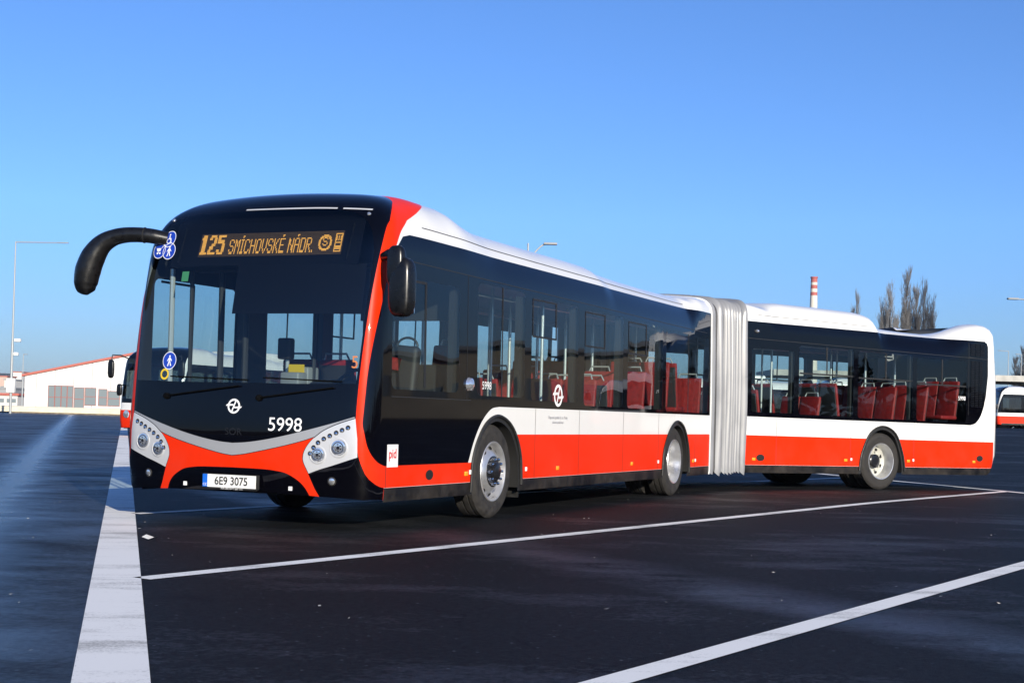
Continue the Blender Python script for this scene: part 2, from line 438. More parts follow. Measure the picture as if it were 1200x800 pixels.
def mirror(half):                     # half outline from y=0 to the driver's side -> full outline, y mirrored
    h = [tuple(p) for p in half]
    return h+[(-p[0], *p[1:]) for p in reversed(h) if abs(p[0]) > 1e-6]

# edges of the red hoop around the nose, (x, y, z) on the driver's side, from the crown down to the skirt
HOOP_BACK = [(1.72, 0), (1.70, -.35), (1.62, -.75), (1.42, -.98), (1.12, -1.11), (.75, -1.195)]
HOOP_BACK_S = [(.75, 2.735), (.537, 2.59), (.39, 2.373), (.28, 2.118), (.19, 1.838), (.13, 1.602), (.085, 1.368), (.058, 1.15), (.042, .988), (.037, .92), (.043, .856), (.066, .737), (.112, .655), (.19, .60), (.312, .565)]
HOOP_FRONT = [(1.12, 0), (1.10, -.35), (1.03, -.70), (.83, -.98), (.60, -1.12)]
HOOP_FRONT_F = [(-1.197, 2.69), (-1.212, 2.51), (-1.200, 2.25), (-1.186, 1.97), (-1.168, 1.557), (-1.157, 1.20), (-1.153, .976), (-1.155, .825), (-1.183, .648), (-1.226, .50)]
def roof_pts(hull, xy):
    xy = np.array(xy, float); o = np.column_stack([xy, np.full(len(xy), 1.5)])
    return solve_ray(hull, o, np.repeat([[0, 0, 1.]], len(xy), 0), 0, 3)
def hoop():
    a = np.vstack([roof_pts(hull_front, smooth_line(HOOP_BACK, 4)[:-1]), on_side(hull_front, *smooth_line(HOOP_BACK_S, 5).T)])
    yz = smooth_line(HOOP_FRONT_F, 5)
    b = np.vstack([roof_pts(hull_front, smooth_line(HOOP_FRONT, 4)), on_front(hull_front, yz[:, 0], yz[:, 1], x0=2.8),
                   on_side(hull_front, [.10, .172, .24, .312], [.455, .41, .389, .378])])
    return a, b
def both(P, extra=None):              # closed loop: driver's side line, then the mirrored one backwards
    Q = P.copy(); Q[:, 1] *= -1
    return np.vstack([P, Q[::-1]])

V_UP = [(0, .727), (-.13, .736), (-.28, .757), (-.45, .790), (-.65, .838), (-.93, .915), (-1.14, .980)]
V_LOW = [(0, .622), (-.12, .637), (-.29, .671), (-.43, .702), (-.567, .735), (-.70, .772), (-.796, .804)]
LAMP_TOP = [(-.796, .804), (-.88, .866), (-1.0, .922), (-1.148, .973)]
LAMP_IN = [(-.796, .800), (-.745, .745), (-.710, .690), (-.694, .640), (-.698, .585), (-.742, .492)]
LAMP_BOT = [(-.742, .490), (-.85, .530), (-.97, .568), (-1.175, .640)]
SCARF = [(0, .516), (-.30, .512), (-.43, .502), (-.535, .482), (-.64, .425), (-.70, .365), (-.735, .300)]

def nose_layers(plain=False):
    F = lambda yz: FP.to_uv(on_front(hull_front, np.array(yz)[:, 0], np.array(yz)[:, 1], x0=2.8))
    a, b = hoop()
    bottom = [(-1.22, .29), (-.9, .30), (-.4, .31)]
    dom3 = np.vstack([a, on_side(hull_front, [.312]*4, [.5, .42, .34, .275]), on_front(hull_front, [-1.2, -1.0, -.7, -.35, 0], [.278, .29, .30, .31, .312], x0=2.8)])
    dom = FP.to_uv(both(dom3)); 
    inner = FP.to_uv(both(np.vstack([b, on_side(hull_front, [.312], [.2]), on_front(hull_front, [-.6, 0], [.2, .2], x0=2.8)])))
    ly = [(inner, 'black')]
    top = [(0, 2.80), (-.40, 2.797), (-.75, 2.785), (-.95, 2.74), (-1.06, 2.66), (-1.13, 2.55), (-1.165, 2.40)]
    sides = [(-1.168, 2.1), (-1.158, 1.8), (-1.148, 1.5), (-1.136, 1.26)]
    ws = mirror(list(smooth_line(top, 4))+sides+[(-.6, 1.25), (0, 1.25)])
    ly.append((F(densify(ws, .08)), 'windscreen'))
    if plain:
        ly.append((F(densify([(-1.3, .88), (1.3, .88), (1.3, 1.12), (-1.3, 1.12)], .08)), 'white'))
        ly.append((F(densify([(-1.3, .2), (1.3, .2), (1.3, .88), (-1.3, .88)], .08)), 'red'))
        return dom, ly
    up = list(smooth_line(V_UP, 4)); lo = list(smooth_line(V_LOW, 4))+list(smooth_line(LAMP_TOP, 4))[1:]
    band = up+lo[::-1]; band2 = [(-p[0], p[1]) for p in band]
    ly += [(F(densify(band, .05)), 'silver'), (F(densify(band2, .05)), 'silver')]
    sc = list(smooth_line(SCARF, 4))
    bumper = mirror([(p[0], p[1]-.006) for p in list(smooth_line(V_LOW, 4))])
    inn = list(smooth_line(LAMP_IN, 4))
    red = [(p[0], p[1]-.006) for p in smooth_line(V_LOW, 4)]+[(p[0]+.006, p[1]) for p in inn[1:]]+[(-.79, .36), (-.825, .295)]+sc[::-1]
    ly += [(F(densify(red, .04)), 'bumper'), (F(densify([(-p[0], p[1]) for p in red], .04)), 'bumper')]
    lamp = [(p[0]-.002, p[1]-.007) for p in smooth_line(LAMP_TOP, 4)]+[(-1.172, .80)]+[(p[0], p[1]) for p in list(smooth_line(LAMP_BOT, 4))[::-1]]+inn[::-1][1:-1]
    ly += [(F(densify(lamp, .04)), 'lamp_driver'), (F(densify([(-p[0], p[1]) for p in lamp], .04)), 'lamp_kerb')]
    return dom, ly

ARCH = {1: ([(2.035, .2), (2.04, .40), (2.06, .58), (2.16, .77), (2.35, .945), (2.607, 1.022), (2.876, .965), (3.072, .828), (3.20, .628), (3.236, .40), (3.24, .2)], 2.638),
        2: ([(7.925, .2), (7.935, .43), (7.996, .651), (8.233, .901), (8.525, 1.012), (8.83, .93), (9.03, .702), (9.105, .463), (9.115, .2)], 8.565),
        3: ([(3.205, .2), (3.217, .395), (3.27, .62), (3.46, .93), (3.755, 1.045), (4.06, .93), (4.235, .62), (4.292, .38), (4.30, .2)], 3.776)}
def arch_lines(k, inset=.055):
    P, cx = ARCH[k]; o = smooth_line(P, 5); c = np.array([cx, .40])
    d = o-c; n = np.linalg.norm(d, axis=1)[:, None]
    return o, o-d/n*inset

FRONT_WINDOWS = [(.40, 1.72, 1.23, 2.22), (2.13, 3.28, 1.215, 2.31), (3.46, 4.80, 1.195, 2.28), (5.00, 6.32, 1.165, 2.262), (6.49, 7.88, 1.16, 2.25), (8.02, 10.0, 1.14, 2.225)]
REAR_WINDOWS = [(.78, 1.69, 1.195, 2.18), (1.80, 3.04, 1.185, 2.275), (3.15, 4.47, 1.17, 2.26), (4.58, 5.86, 1.165, 2.225)]

def side_loop(hull, par, P, step=.07):
    P = densify(P, step); S = on_side(hull, P[:, 0], P[:, 1], par.sg); return par.to_uv(S)
def flank_layers(par, windows, plain=False):
    """front section flank; outlines are (x, z)"""
    a, b = hoop(); a = a.copy(); a[:, 1] *= -par.sg
    S = lambda P: side_loop(hull_front, par, P)
    phib = par.to_uv(on_side(hull_front, [1.], [BOT], par.sg))[0, 1]
    top = 1.3*PI/2
    dom = [tuple(p) for p in par.to_uv(a)]
    dom[0] = (dom[0][0], top)
    dom += [(.312, phib+.15), (.312, phib)]+[(x, phib) for x in np.arange(.5, XF_END, .3)]+[(XF_END, p) for p in np.linspace(phib, top, 30)]+[(x, top) for x in np.arange(XF_END-.3, 1.9, -.3)]
    ly = []
    if plain:
        ly.append((S([(.0, 1.12), (XF_END+.3, 1.12), (XF_END+.3, 2.45), (.0, 2.45)]), 'black'))
        ly.append((S([(-.1, .2), (XF_END+.3, .2), (XF_END+.3, .88), (-.1, .88)]), 'red'))
    else:
        bandl = [(.25, .565), (1.975, .565)]+list(smooth_line([(1.975, .565), (2.104, .785), (2.268, .965), (2.47, 1.085), (2.66, 1.112)], 5))+[(XF_END+.2, 1.112), (XF_END+.2, 2.597), (.95, 2.603), (.72, 2.60), (.58, 2.57), (.50, 2.50), (.36, 2.38), (.1, 2.0), (-.05, 1.3), (-.05, .80), (.05, .65)]
        ly.append((S(bandl), 'black'))
        ly.append((S([(.2, .378), (2.2, .378), (2.2, .566), (.2, .566)]), 'red'))
        ly.append((S([(2.6, .378), (XF_END+.2, .378), (XF_END+.2, .8365), (2.6, .8365)]), 'red'))
    ly.append((S([(.2, .2), (XF_END+.2, .2), (XF_END+.2, .376), (.2, .376)]), 'skirt'))
    for k in (1, 2):
        o, i = arch_lines(k); ly.append((S(o), 'rubber')); ly.append((S(i), None))
    for i, w in enumerate(windows): ly.append((S(rrect(*w, .07)), 'window%d' % i))
    return np.array(dom), ly
def rear_flank_layers(par):
    S = lambda P: side_loop(hull_rear, par, P)
    phib = par.to_uv(on_side(hull_rear, [3.], [BOT], par.sg))[0, 1]; top = 1.3*PI/2; XE = 6.35
    dom = [(XR_START, p) for p in np.linspace(top, phib, 30)]+[(x, phib) for x in np.arange(1, XE-.1, .3)]+[(XE, p) for p in np.linspace(phib, top, 60)]+[(x, top) for x in np.arange(XE-.2, XR_START+.1, -.3)]
    ly = [(S([(XR_START-.2, 1.122), (5.9, 1.122), (XE+.1, 1.122), (XE+.1, 2.595), (XR_START-.2, 2.595)]), 'black'),
          (S([(XR_START-.2, .378), (XE+.3, .378), (XE+.3, .8365), (XR_START-.2, .8365)]), 'red'),
          (S([(XR_START-.2, .2), (XE+.3, .2), (XE+.3, .376), (XR_START-.2, .376)]), 'skirt')]
    cor = [(XE+.2, 1.0), (5.98, 1.118)]+list(smooth_line([(5.98, 1.12), (6.12, 1.16), (6.24, 1.27), (6.32, 1.42), (6.39, 1.62)], 5))+[(XE+.2, 1.62)]
    ly.append((S(cor), 'white'))
    o, i = arch_lines(3); ly += [(S(o), 'rubber'), (S(i), None)]
    for k, w in enumerate(REAR_WINDOWS): ly.append((S(rrect(*w, .05)), 'window%d' % k))
    rp = roof_pts(hull_rear, densify([(4.1, .72), (5.3, .72), (5.7, .74), (6.2, .76), (6.6, .76), (6.6, -.01), (4.1, -.01)] if par.sg < 0 else [(4.1, 1.16), (6.3, 1.16), (6.7, 1.0), (6.7, -.01), (4.1, -.01)], .07)); rp[:, 1] *= par.sg; ly.append((par.to_uv(rp), 'skirt'))
    return np.array(dom), ly
def tail_layers():
    XE = 6.35; f = hull_rear
    ph = np.linspace(on_ph(BOT), PI/2, 50)
    cy = RCY[-1]; e = cy.to_xyz(np.column_stack([np.full(50, XE), ph*1.3]))
    e2 = e[::-1]*np.array([1, -1, 1])
    dom = RP.to_uv(np.vstack([e, e2[1:], on_front(f, np.linspace(1.1, -1.1, 12), [.28]*12, 1, 4.2)]))
    Fb = lambda yz: RP.to_uv(on_front(f, densify(yz, .08)[:, 0], densify(yz, .08)[:, 1], 1, 4.2))
    def fl(P, sg):
        P = densify(P, .06); return RP.to_uv(on_side(f, P[:, 0], P[:, 1], sg))
    ly = [(Fb([(-1.14, .62), (1.14, .62), (1.14, 2.62), (-1.14, 2.62)]), 'black'), (Fb([(-1.14, .2), (1.14, .2), (1.14, .62), (-1.14, .62)]), 'skirt'),
          (Fb([(-1.14, .62), (1.14, .62), (1.14, 1.15), (-1.14, 1.15)]), 'red')]
    for sg in (-1, 1):
        ly += [(fl([(6.3, .378), (6.62, .378), (6.62, .8365), (6.3, .8365)], sg), 'red'), (fl([(6.3, .2), (6.62, .2), (6.62, .376), (6.3, .376)], sg), 'skirt'),
               (fl([(6.3, 1.40), (6.32, 1.43), (6.385, 1.62), (6.44, 2.0), (6.435, 2.5), (6.40, 2.57), (6.3, 2.595)], sg), 'black')]
    return dom, ly
def on_ph(z): 
    q = on_side(hull_rear, [6.35], [z], -1)[0]; return math.atan2(q[2]-1.6, -q[1])

# ---- assembly
bus = thing('articulated_bus', 'articulated red white and black bus in the foreground, with silver bellows and lit destination display', 'bus')
body = Skin(); kerb_panes = []
def spread(res, dest, xf=None):
    """paint regions go to dest; returns the other regions"""
    xyz, nrm, T = res; rest = {}
    for k, t in T.items():
        if k is None: continue
        k = 'white' if k == 'base' and dest is not None else k
        if k in M: dest.add(xyz, nrm, t, k)
        else: rest[k] = (xyz, nrm, t)
    return rest
rp_ = np.random.RandomState(12)
def region_obj(name, reg, m, parent, xf=None, tilt=0):
    s = Skin(); s.add(reg[0], reg[1]+rp_.normal(size=3)*tilt, reg[2], m); return s.build(name, parent, xf)

dom, ly = nose_layers()
nose = layout(FP, dom, ly, .032)
nose[2]['red'] = nose[2].pop('base')
rest = spread(nose, body)
windows = {}
for sg in (-1, 1):
    r = layout(FCY[sg], *flank_layers(FCY[sg], FRONT_WINDOWS), .085)
    for k, v in spread(r, body).items(): windows[(sg, k)] = v
front_body = body.build('front_body', bus)
region_obj('bumper', rest['bumper'], 'red', front_body)
screen = region_obj('windscreen', rest['windscreen'], 'glass_front', bus)
lampp = [region_obj('headlight_panel', rest[k], 'lamp_silver', bus) for k in ('lamp_driver', 'lamp_kerb')]

def pane_bars(w, parent, hull, sg, xf, bars):
    """rubber frame and mullions of one window, 2 mm proud of the pane"""
    V = []; F = []
    def strip(x0, x1, z0, z1):
        n = len(V); zs = np.linspace(z0, z1, 7); V.extend([(x, z) for z in zs for x in (x0, x1)])
        F.extend([(n+2*i, n+2*i+1, n+2*i+3, n+2*i+2) for i in range(6)])
    for b in bars: strip(*b)
    P = np.array(V); Q = on_side(hull, P[:, 0], P[:, 1], sg); N = grad(hull, Q); Q = Q+N*.003
    if xf: Q = xf(Q); N = xf(N, True)
    return mesh_obj('window_frame', Q, F, 'rubber', parent, None, N)
def bars_for(w, kind):
    x0, x1, z0, z1 = w; m = (x0+x1)/2; o = []
    if kind == 'driver': o = [(x0+.60, x0+.635, z0+.02, z1-.02), (x0+.1, x0+.63, z1-.035, z1-.01)]
    if kind == 'split': o = [(m-.015, m+.015, z0, z1)]
    if kind == 'hopper': o = [(m-.02, m+.02, z1-.42, z1-.012), (x0+.012, m, z1-.42, z1-.40), (x0+.012, m, z1-.03, z1-.012), (x0+.012, x0+.035, z1-.42, z1-.012)]
    if kind == 'high': o = [(m-.015, m+.015, z1-.45, z1), (x0+.01, x1-.01, z1-.45, z1-.425)]
    return o
KF = ['driver', 'split', 'hopper', 'hopper', 'hopper', 'split']; KR = ['plain', 'high', 'high', 'high']
for (sg, k), v in windows.items():
    i = int(k[6:]); o = region_obj('driver_window' if i == 0 and sg < 0 else 'side_window', v, 'glass', bus, None, .006)
    b = bars_for(FRONT_WINDOWS[i], KF[i])
    if b: pane_bars(FRONT_WINDOWS[i], o, hull_front, sg, None, b)

rb = Skin()
for sg in (-1, 1):
    r = layout(RCY[sg], *rear_flank_layers(RCY[sg]), .085)
    for k, v in spread(r, rb).items():
        i = int(k[6:]); o = region_obj('side_window', v, 'glass', bus, rear_xf, .006)
        b = bars_for(REAR_WINDOWS[i], KR[i])
        if b: pane_bars(REAR_WINDOWS[i], o, hull_rear, sg, rear_xf, b)
spread(layout(RP, *tail_layers(), .05), rb)
rear_body = rb.build('rear_body', bus, rear_xf)

# seams between the body panels, rubber lips round the arches, roof fairings
def seam_obj(lines, hull, parent, xf=None, w=.0072, sg=-1):
    V = []; F = []
    for L in lines:
        L = densify(L, .08, False); n = len(V)
        for i, p in enumerate(L):
            t = L[min(i+1, len(L)-1)]-L[max(i-1, 0)]; t = t/np.linalg.norm(t); q = np.array([-t[1], t[0]])*w/2
            V += [p+q, p-q]
        F += [(n+2*i, n+2*i+1, n+2*i+3, n+2*i+2) for i in range(len(L)-1)]
    P = np.array(V); Q = on_side(hull, P[:, 0], P[:, 1], sg); N = grad(hull, Q); Q = Q+N*.0015
    if xf: Q = xf(Q); N = xf(N, True)
    return mesh_obj('panel_seams', Q, F, 'seam', parent, None, N)
for sg in (-1, 1):
    seam_obj([[(x, .378), (x, 1.11)] for x in (3.60, 4.88, 6.37, 7.75)]+[[(.335, .30), (.335, .565)], [(.45, 2.372), (.9, 2.365), (9.9, 2.30)], [(.40, 1.165), (2.0, 1.165)], [(1.90, 1.17), (1.90, 2.36)], [(9.4, .378), (9.4, .83)], [(1.0, 2.70), (5.0, 2.675), (9.2, 2.66)]], hull_front, front_body, None, sg=sg)
    seam_obj([[(x, .378), (x, 1.11)] for x in (1.33, 3.0, 4.53)]+[[(.7, 2.33), (6.1, 2.29)], [(5.92, 1.3), (5.92, 2.56)], [(5.92, 2.30), (6.40, 2.28)], [(.9, 2.70), (3.5, 2.68)]], hull_rear, rear_body, rear_xf, sg=sg)
    for k, hull, par, xf in ((1, hull_front, front_body, None), (2, hull_front, front_body, None), (3, hull_rear, rear_body, rear_xf)):
        o, i = arch_lines(k); o = o[o[:, 1] > .28]; i = i[i[:, 1] > .28]
        Q = on_side(hull, o[:, 0], o[:, 1], sg)+np.array([0, sg*.012, 0]); Q = xf(Q) if xf else Q
        MB().tube(Q, .016, 'rubber', 8).build('arch_lip', par)
        a = on_side(hull, i[:, 0], i[:, 1], sg); b = a.copy(); b[:, 1] = sg*.62; n = len(a)
        P = np.vstack([a, b]); P = xf(P) if xf else P
        f = [(j, j+1, n+j+1, n+j) for j in range(n-1)]+[tuple(range(n, 2*n))]
        mesh_obj('wheel_well', P, f, 'matt_black', par)

# roof equipment: long shallow pods on the front section, a unit and a dark cooling box on the rear one
def pod(x0, x1, w, h, base, m, name, parent, xf=None, slope=.25):
    n = 26; V = []; F = []; k = 15
    for i in range(n):
        t = i/(n-1); x = x0+(x1-x0)*t; e = min(1, min(t*(x1-x0)/slope, (1-t)*(x1-x0)/(slope*.5))); e = e*e*(3-2*e)
        for j in range(k):
            s = j/(k-1)*2-1; c = (1-abs(s)**5)**.5
            V.append((x, s*w, base(x)-.05*(s*w)**2-.03+(h*e+.03)*c))
    for i in range(n-1):
        for j in range(k-1): F.append((i*k+j, i*k+j+1, (i+1)*k+j+1, (i+1)*k+j))
    F = [f[::-1] for f in F]+[tuple(range(k)), tuple((n-1)*k+j for j in range(k))[::-1]]
    V = np.array(V); V = xf(V) if xf else V
    o = mesh_obj(name, V, F, m, parent); return o
zc = lambda x: float(roof_pts(hull_front, [(x, 0)])[0, 2]); zr = lambda x: float(roof_pts(hull_rear, [(x, 0)])[0, 2])

# bellows between the two sections
def outline(hull, x, n=100, grow=0.0):
    a0 = math.atan2(BOT-1.6, 1.27); ph = np.linspace(a0, PI/2, n//2)
    a = Cyl(hull, -1).to_xyz(np.column_stack([np.full(len(ph), x), ph*1.3])); b = a[::-1][1:]*np.array([1, -1, 1])
    return np.vstack([a, b])
A = outline(hull_front, XF_END, 160); B = rear_xf(outline(hull_rear, XR_START, 160)); nb = len(A)
NPL = 10; SUB = 12; V = []; F = []; FM = []
rad = A-np.array([XF_END, 0, 1.5]); rad[:, 0] = 0; rad /= np.linalg.norm(rad, axis=1)[:, None]
rngb = np.random.RandomState(3); ph = rngb.uniform(-1, 1, (NPL+1, 3))
ring = 0
cut = np.concatenate([[0], np.cumsum(np.concatenate([[2.0], np.ones(NPL-2)+rngb.uniform(-.3, .35, NPL-2), [1.2]]))]); cut /= cut[-1]
zz = (A[:, 2]-.26)/2.7
for i in range(NPL):
    for j in range(SUB+(i == NPL-1)):
        u = j/SUB; s = cut[i]+(cut[i+1]-cut[i])*u
        prof = math.sin(PI*u)**.8*.150*(1+.22*ph[i, 2])-.125
        sway = .028*np.sin(zz*PI)*ph[i, 0]*(1-u)+.028*np.sin(zz*PI)*ph[i+1, 0]*u+.006*np.sin(zz*9+ph[i, 1]*6)
        P = A+(B-A)*s
        ax = (B-A); ax = ax/np.linalg.norm(ax, axis=1)[:, None]
        P = P+rad*prof+ax*sway[:, None]; V.append(P); ring += 1
V = np.vstack(V)
for i in range(ring-1):
    m = 1 if i % SUB in (0, 1, SUB-1) and i > 1 else 0  # faces beside each groove take the painted shade colour
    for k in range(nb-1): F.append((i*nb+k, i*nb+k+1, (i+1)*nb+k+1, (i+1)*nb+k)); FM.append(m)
mesh_obj('bellows', V, F, ['bellows', 'bellows_groove_shade'], bus, FM)
for P, nm in ((A, 'front'), (B, 'rear')):
    mb = MB(); mb.tube([tuple(p) for p in P+rad*.002], .013, 'white' if nm == 'front' else 'skirt', 8); mb.build('bellows_frame', bus)
# under the pleats
mesh_obj('bellows_floor', [A[0], A[-1], B[-1], B[0]], [(0, 1, 2, 3)], 'matt_black', bus)

# ---- wheels
def tyre_prof(r, w):
    h = w/2
    return [(.292, -h*.80), (.30, -h*.98), (.36, -h*1.02), (r-.055, -h*.98), (r-.018, -h*.86), (r, -h*.72), (r, -.03), (r-.012, -.028), (r-.012, -.012), (r, -.01), (r, h*.3), (r-.012, h*.32), (r-.012, h*.42), (r, h*.44), (r, h*.72), (r-.018, h*.86), (r-.03, h*.93), (r-.055, h*.98), (r-.075, h*1.0), (r-.08, h*.99), (.36, h*1.03), (.345, h*1.0), (.30, h*.98), (.292, h*.80)]
def wheel(name, cx, cy, kind, sg, xf, dual=False, r=.4655):
    """sg=-1: outer face towards -Y"""
    w = .275
    root = MB(); root.lathe(tyre_prof(r, w), 'tyre', (cx, cy, r), n=72, sg=sg)
    if dual: root.lathe(tyre_prof(r, w), 'tyre', (cx, cy-sg*.33, r), n=48, sg=sg)
    def fix(mb):
        if xf: mb.v = [tuple(p) for p in xf(np.array(mb.v))]
        return mb
    t = fix(root).build(name, bus)
    h = w/2; rim = MB(); c = (cx, cy, r)
    rim.lathe([(.293, h*.78), (.302, h*.98), (.296, h*1.03), (.285, h*1.02), (.278, h*.9), (.272, h*.6), (.262, h*.45)] if kind == 'steer' else [(.293, h*.78), (.302, h*.98), (.297, h*1.04), (.286, h*1.02), (.281, h*.75), (.268, h*.55), (.262, h*.1), (.255, -h*.2)], 'rim', c, n=64, sg=sg)
    if kind == 'steer':
        rim.lathe([(.262, h*.45), (.245, h*.55), (.205, h*.80), (.17, h*.95), (.15, h*.98), (.145, h*.7)], 'rim', c, n=64, sg=sg)
        holes = [(.232, h*.70)]
    else:
        rim.lathe([(.255, -h*.2), (.235, -h*.3), (.20, -h*.42), (.12, -h*.42), (.10, -h*.3), (.09, h*.0)], 'rim_cream' if kind == 'trail' else 'rim', c, n=64, sg=sg)
        holes = [(.205, -h*.38)]
    for hr, hy in holes:
        n = 10 if kind == 'steer' else 8
        for k in range(n):
            a = 2*PI*(k+.5)/n; e = (math.cos(a), math.sin(a)); tdir = (-e[1], e[0]); V = []
            nx = Vector((e[0]*(.50 if kind == 'steer' else 0), sg*.85, e[1]*(.50 if kind == 'steer' else 0))).normalized()
            rd = Vector((e[0], 0, e[1])); td = Vector((tdir[0], 0, tdir[1])); rd = (rd-nx*rd.dot(nx)).normalized()
            cc = Vector((cx+e[0]*hr, cy+sg*hy, r+e[1]*hr))+nx*(.004 if kind == 'steer' else .006)
            for q in range(14):
                b = 2*PI*q/14; V.append(cc+rd*math.cos(b)*(.021 if kind == 'steer' else .027)+td*math.sin(b)*(.030 if kind == 'steer' else .030))
            rim.add(V, [tuple(range(14))], 'matt_black')
    fix(rim).build('rim', t)
    hub = MB()
    if kind == 'steer':
        hub.lathe([(.155, h*.85), (.155, h*1.0), (.13, h*1.05), (.085, h*1.08), (.08, h*1.35), (.06, h*1.42), (0.001, h*1.42)], 'hub_black', c, n=40, sg=sg)
        for k in range(10):
            a = 2*PI*k/10; q = (cx+.125*math.cos(a), cy, r+.125*math.sin(a))
            hub.lathe([(.019, h*1.0), (.019, h*1.22), (.012, h*1.36), (.001, h*1.38)], 'chrome', q, n=12, sg=sg)
    else:
        hub.lathe([(.115, -h*.45), (.115, h*.02), (.10, h*.10), (.06, h*.12), (.001, h*.12)], 'hub_black' if kind == 'trail' else 'rim', c, n=40, sg=sg)
        for k in range(10):
            a = 2*PI*k/10; q = (cx+.158*math.cos(a), cy, r+.158*math.sin(a))
            hub.lathe([(.016, -h*.45), (.016, -h*.18), (.001, -h*.16)], 'rim_cream', q, n=10, sg=sg)
    fix(hub).build('hub', t); return t
AX1, AX2, AX3 = 2.638, 8.565, 3.776
for sg in (-1, 1):
    yo = sg*(1.24-.1375)
    wheel('wheel', AX1, yo, 'steer', sg, None); wheel('wheel', AX2, yo, 'drive', sg, None, True); wheel('wheel', AX3, yo, 'trail', sg, rear_xf, True)
    MB().box((3.30, sg*1.08, .36), (.012, .30, .36), 'rubber').build('mudflap', bus)
mb = MB(); 
for x0, x1, y in ((.35, 2.0, 1.15), (2.0, 3.3, .58), (3.3, 7.85, 1.15), (7.85, 9.2, .5), (9.2, 10.1, 1.15)): mb.box(((x0+x1)/2, 0, .315), (x1-x0, 2*y, .08), 'matt_black')
for x in (AX1, AX2): mb.tube([(x, -.8, .44), (x, .8, .44)], .09, 'matt_black', 12)
mb.box((5.2, -.9, .27), (1.4, .3, .1), 'matt_black'); mb.build('chassis', bus)
mb = MB()
for x0, x1, y in ((.7, 3.15, 1.15), (3.15, 4.35, .5), (4.35, 6.35, 1.15)): mb.box(((x0+x1)/2, 0, .315), (x1-x0, 2*y, .08), 'matt_black')
mb.tube([(AX3, -.8, .44), (AX3, .8, .44)], .09, 'matt_black', 12); mb.v = [tuple(p) for p in rear_xf(np.array(mb.v))]; mb.build('chassis', bus)

# ---- nose fittings
def yz_place(y0, z0, off=0):          # flat (right, up) shapes onto the nose; right on paper = towards -Y
    def f(v): return on_front(hull_front, y0-v[:, 0], z0+v[:, 1], x0=2.8)
    return f
def xz_place(x0, z0, hull=hull_front, sg=-1):
    def f(v): return on_side(hull, x0-sg*-v[:, 0] if sg < 0 else x0-v[:, 0], z0+v[:, 1], sg)
    return f
def nose_pt(y, z, lift=0):
    P = on_front(hull_front, [y], [z], x0=2.8); N = grad(hull_front, P); return Vector(P[0]+N[0]*lift), Vector(N[0])
def disc_at(mb, p, n, prof, m, nseg=24):
    """lathe around the normal n at p"""
    rot = n.to_track_quat('Z', 'Y').to_matrix(); t = MB(); t.lathe(prof, m, axis='z', n=nseg)
    mb.add([p+rot @ Vector(v) for v in t.v], t.f, m, True)
DOTS = [(.759, .661), (.790, .712), (.830, .754), (.881, .788), (.934, .815), (.990, .842), (1.041, .866), (1.092, .888)]
for pan, sg in ((lampp[0], -1), (lampp[1], 1)):
    for (y, z, r) in ((.826, .651, .064), (1.012, .716, .070)):
        p, n = nose_pt(sg*y, z); fw = Vector((-1, sg*.12, 0)).normalized()
        mb = MB(); disc_at(mb, p-fw*.0, fw, [(r*1.3, -.010), (r*1.16, .005), (r*1.06, .006), (r, -.008)], 'lamp_silver', 36)
        disc_at(mb, p, fw, [(r, -.008), (r*.93, .004), (r*.6, .008), (.001, .009)], 'lens', 36)
        disc_at(mb, p+fw*.007, fw, [(r*.74, .0), (r*.72, .003), (r*.62, .003), (r*.60, -.0)], 'chrome', 30)
        disc_at(mb, p+fw*.009, fw, [(r*.22, .0), (r*.18, .004), (.001, .005)], 'hub_black', 20)
        for a in (.4, 1.45, 2.5, 3.5, 4.6, 5.6):
            u = Vector((0, math.cos(a), math.sin(a))); mb.box(p+fw*.010+u*r*.40, (.002, r*.20, r*.13), 'hub_black')
        mb.build('headlight', pan)
    mb = MB()
    for y, z in DOTS:
        p, n = nose_pt(sg*y, z); disc_at(mb, p, n, [(.021, 0), (.020, .004), (.001, .004)], 'matt_black', 16); disc_at(mb, p+Vector((0, 0, -.006)), n, [(.014, .004), (.012, .009), (.001, .012)], 'chrome', 14)
    mb.build('light_strip', pan)
    p, n = nose_pt(sg*.95, .43); mb = MB(); disc_at(mb, p, n, [(.040, 0), (.038, .006), (.030, .008)], 'rubber', 24); disc_at(mb, p, n, [(.030, .004), (.018, .010), (.001, .012)], 'lens', 24); mb.build('fog_light', front_body)
    p, n = nose_pt(sg*.565 if sg < 0 else .52, .355, .004); MB().box(p, (.006, .035, .035), 'sticker').build('tow_mark', front_body)
    p, n = nose_pt(sg*1.03, 2.745); mb = MB(); disc_at(mb, p, n, [(.018, 0), (.014, .010), (.001, .014)], 'lens', 16); mb.build('marker_light', front_body)
P = np.array([on_front(hull_front, [y], [2.80-.05*max(0, -y-.5)**1.5], x0=2.8)[0] for y in np.linspace(.20, -1.04, 24)])
N = grad(hull_front, P); up = np.array([-.45, 0, .9])
mb = MB()
for i in range(23):
    if i == 17: mb.build('roof_glint', front_body); mb = MB(); continue
    a, b = P[i]+N[i]*.004, P[i+1]+N[i+1]*.004
    mb.add([a, b, b+np.array([.012, 0, .013]), a+np.array([.012, 0, .013])], [(0, 1, 2, 3)], 'lamp_silver')  # pale strip drawn in place of the sky's reflection above the windscreen
mb.build('roof_glint', front_body)

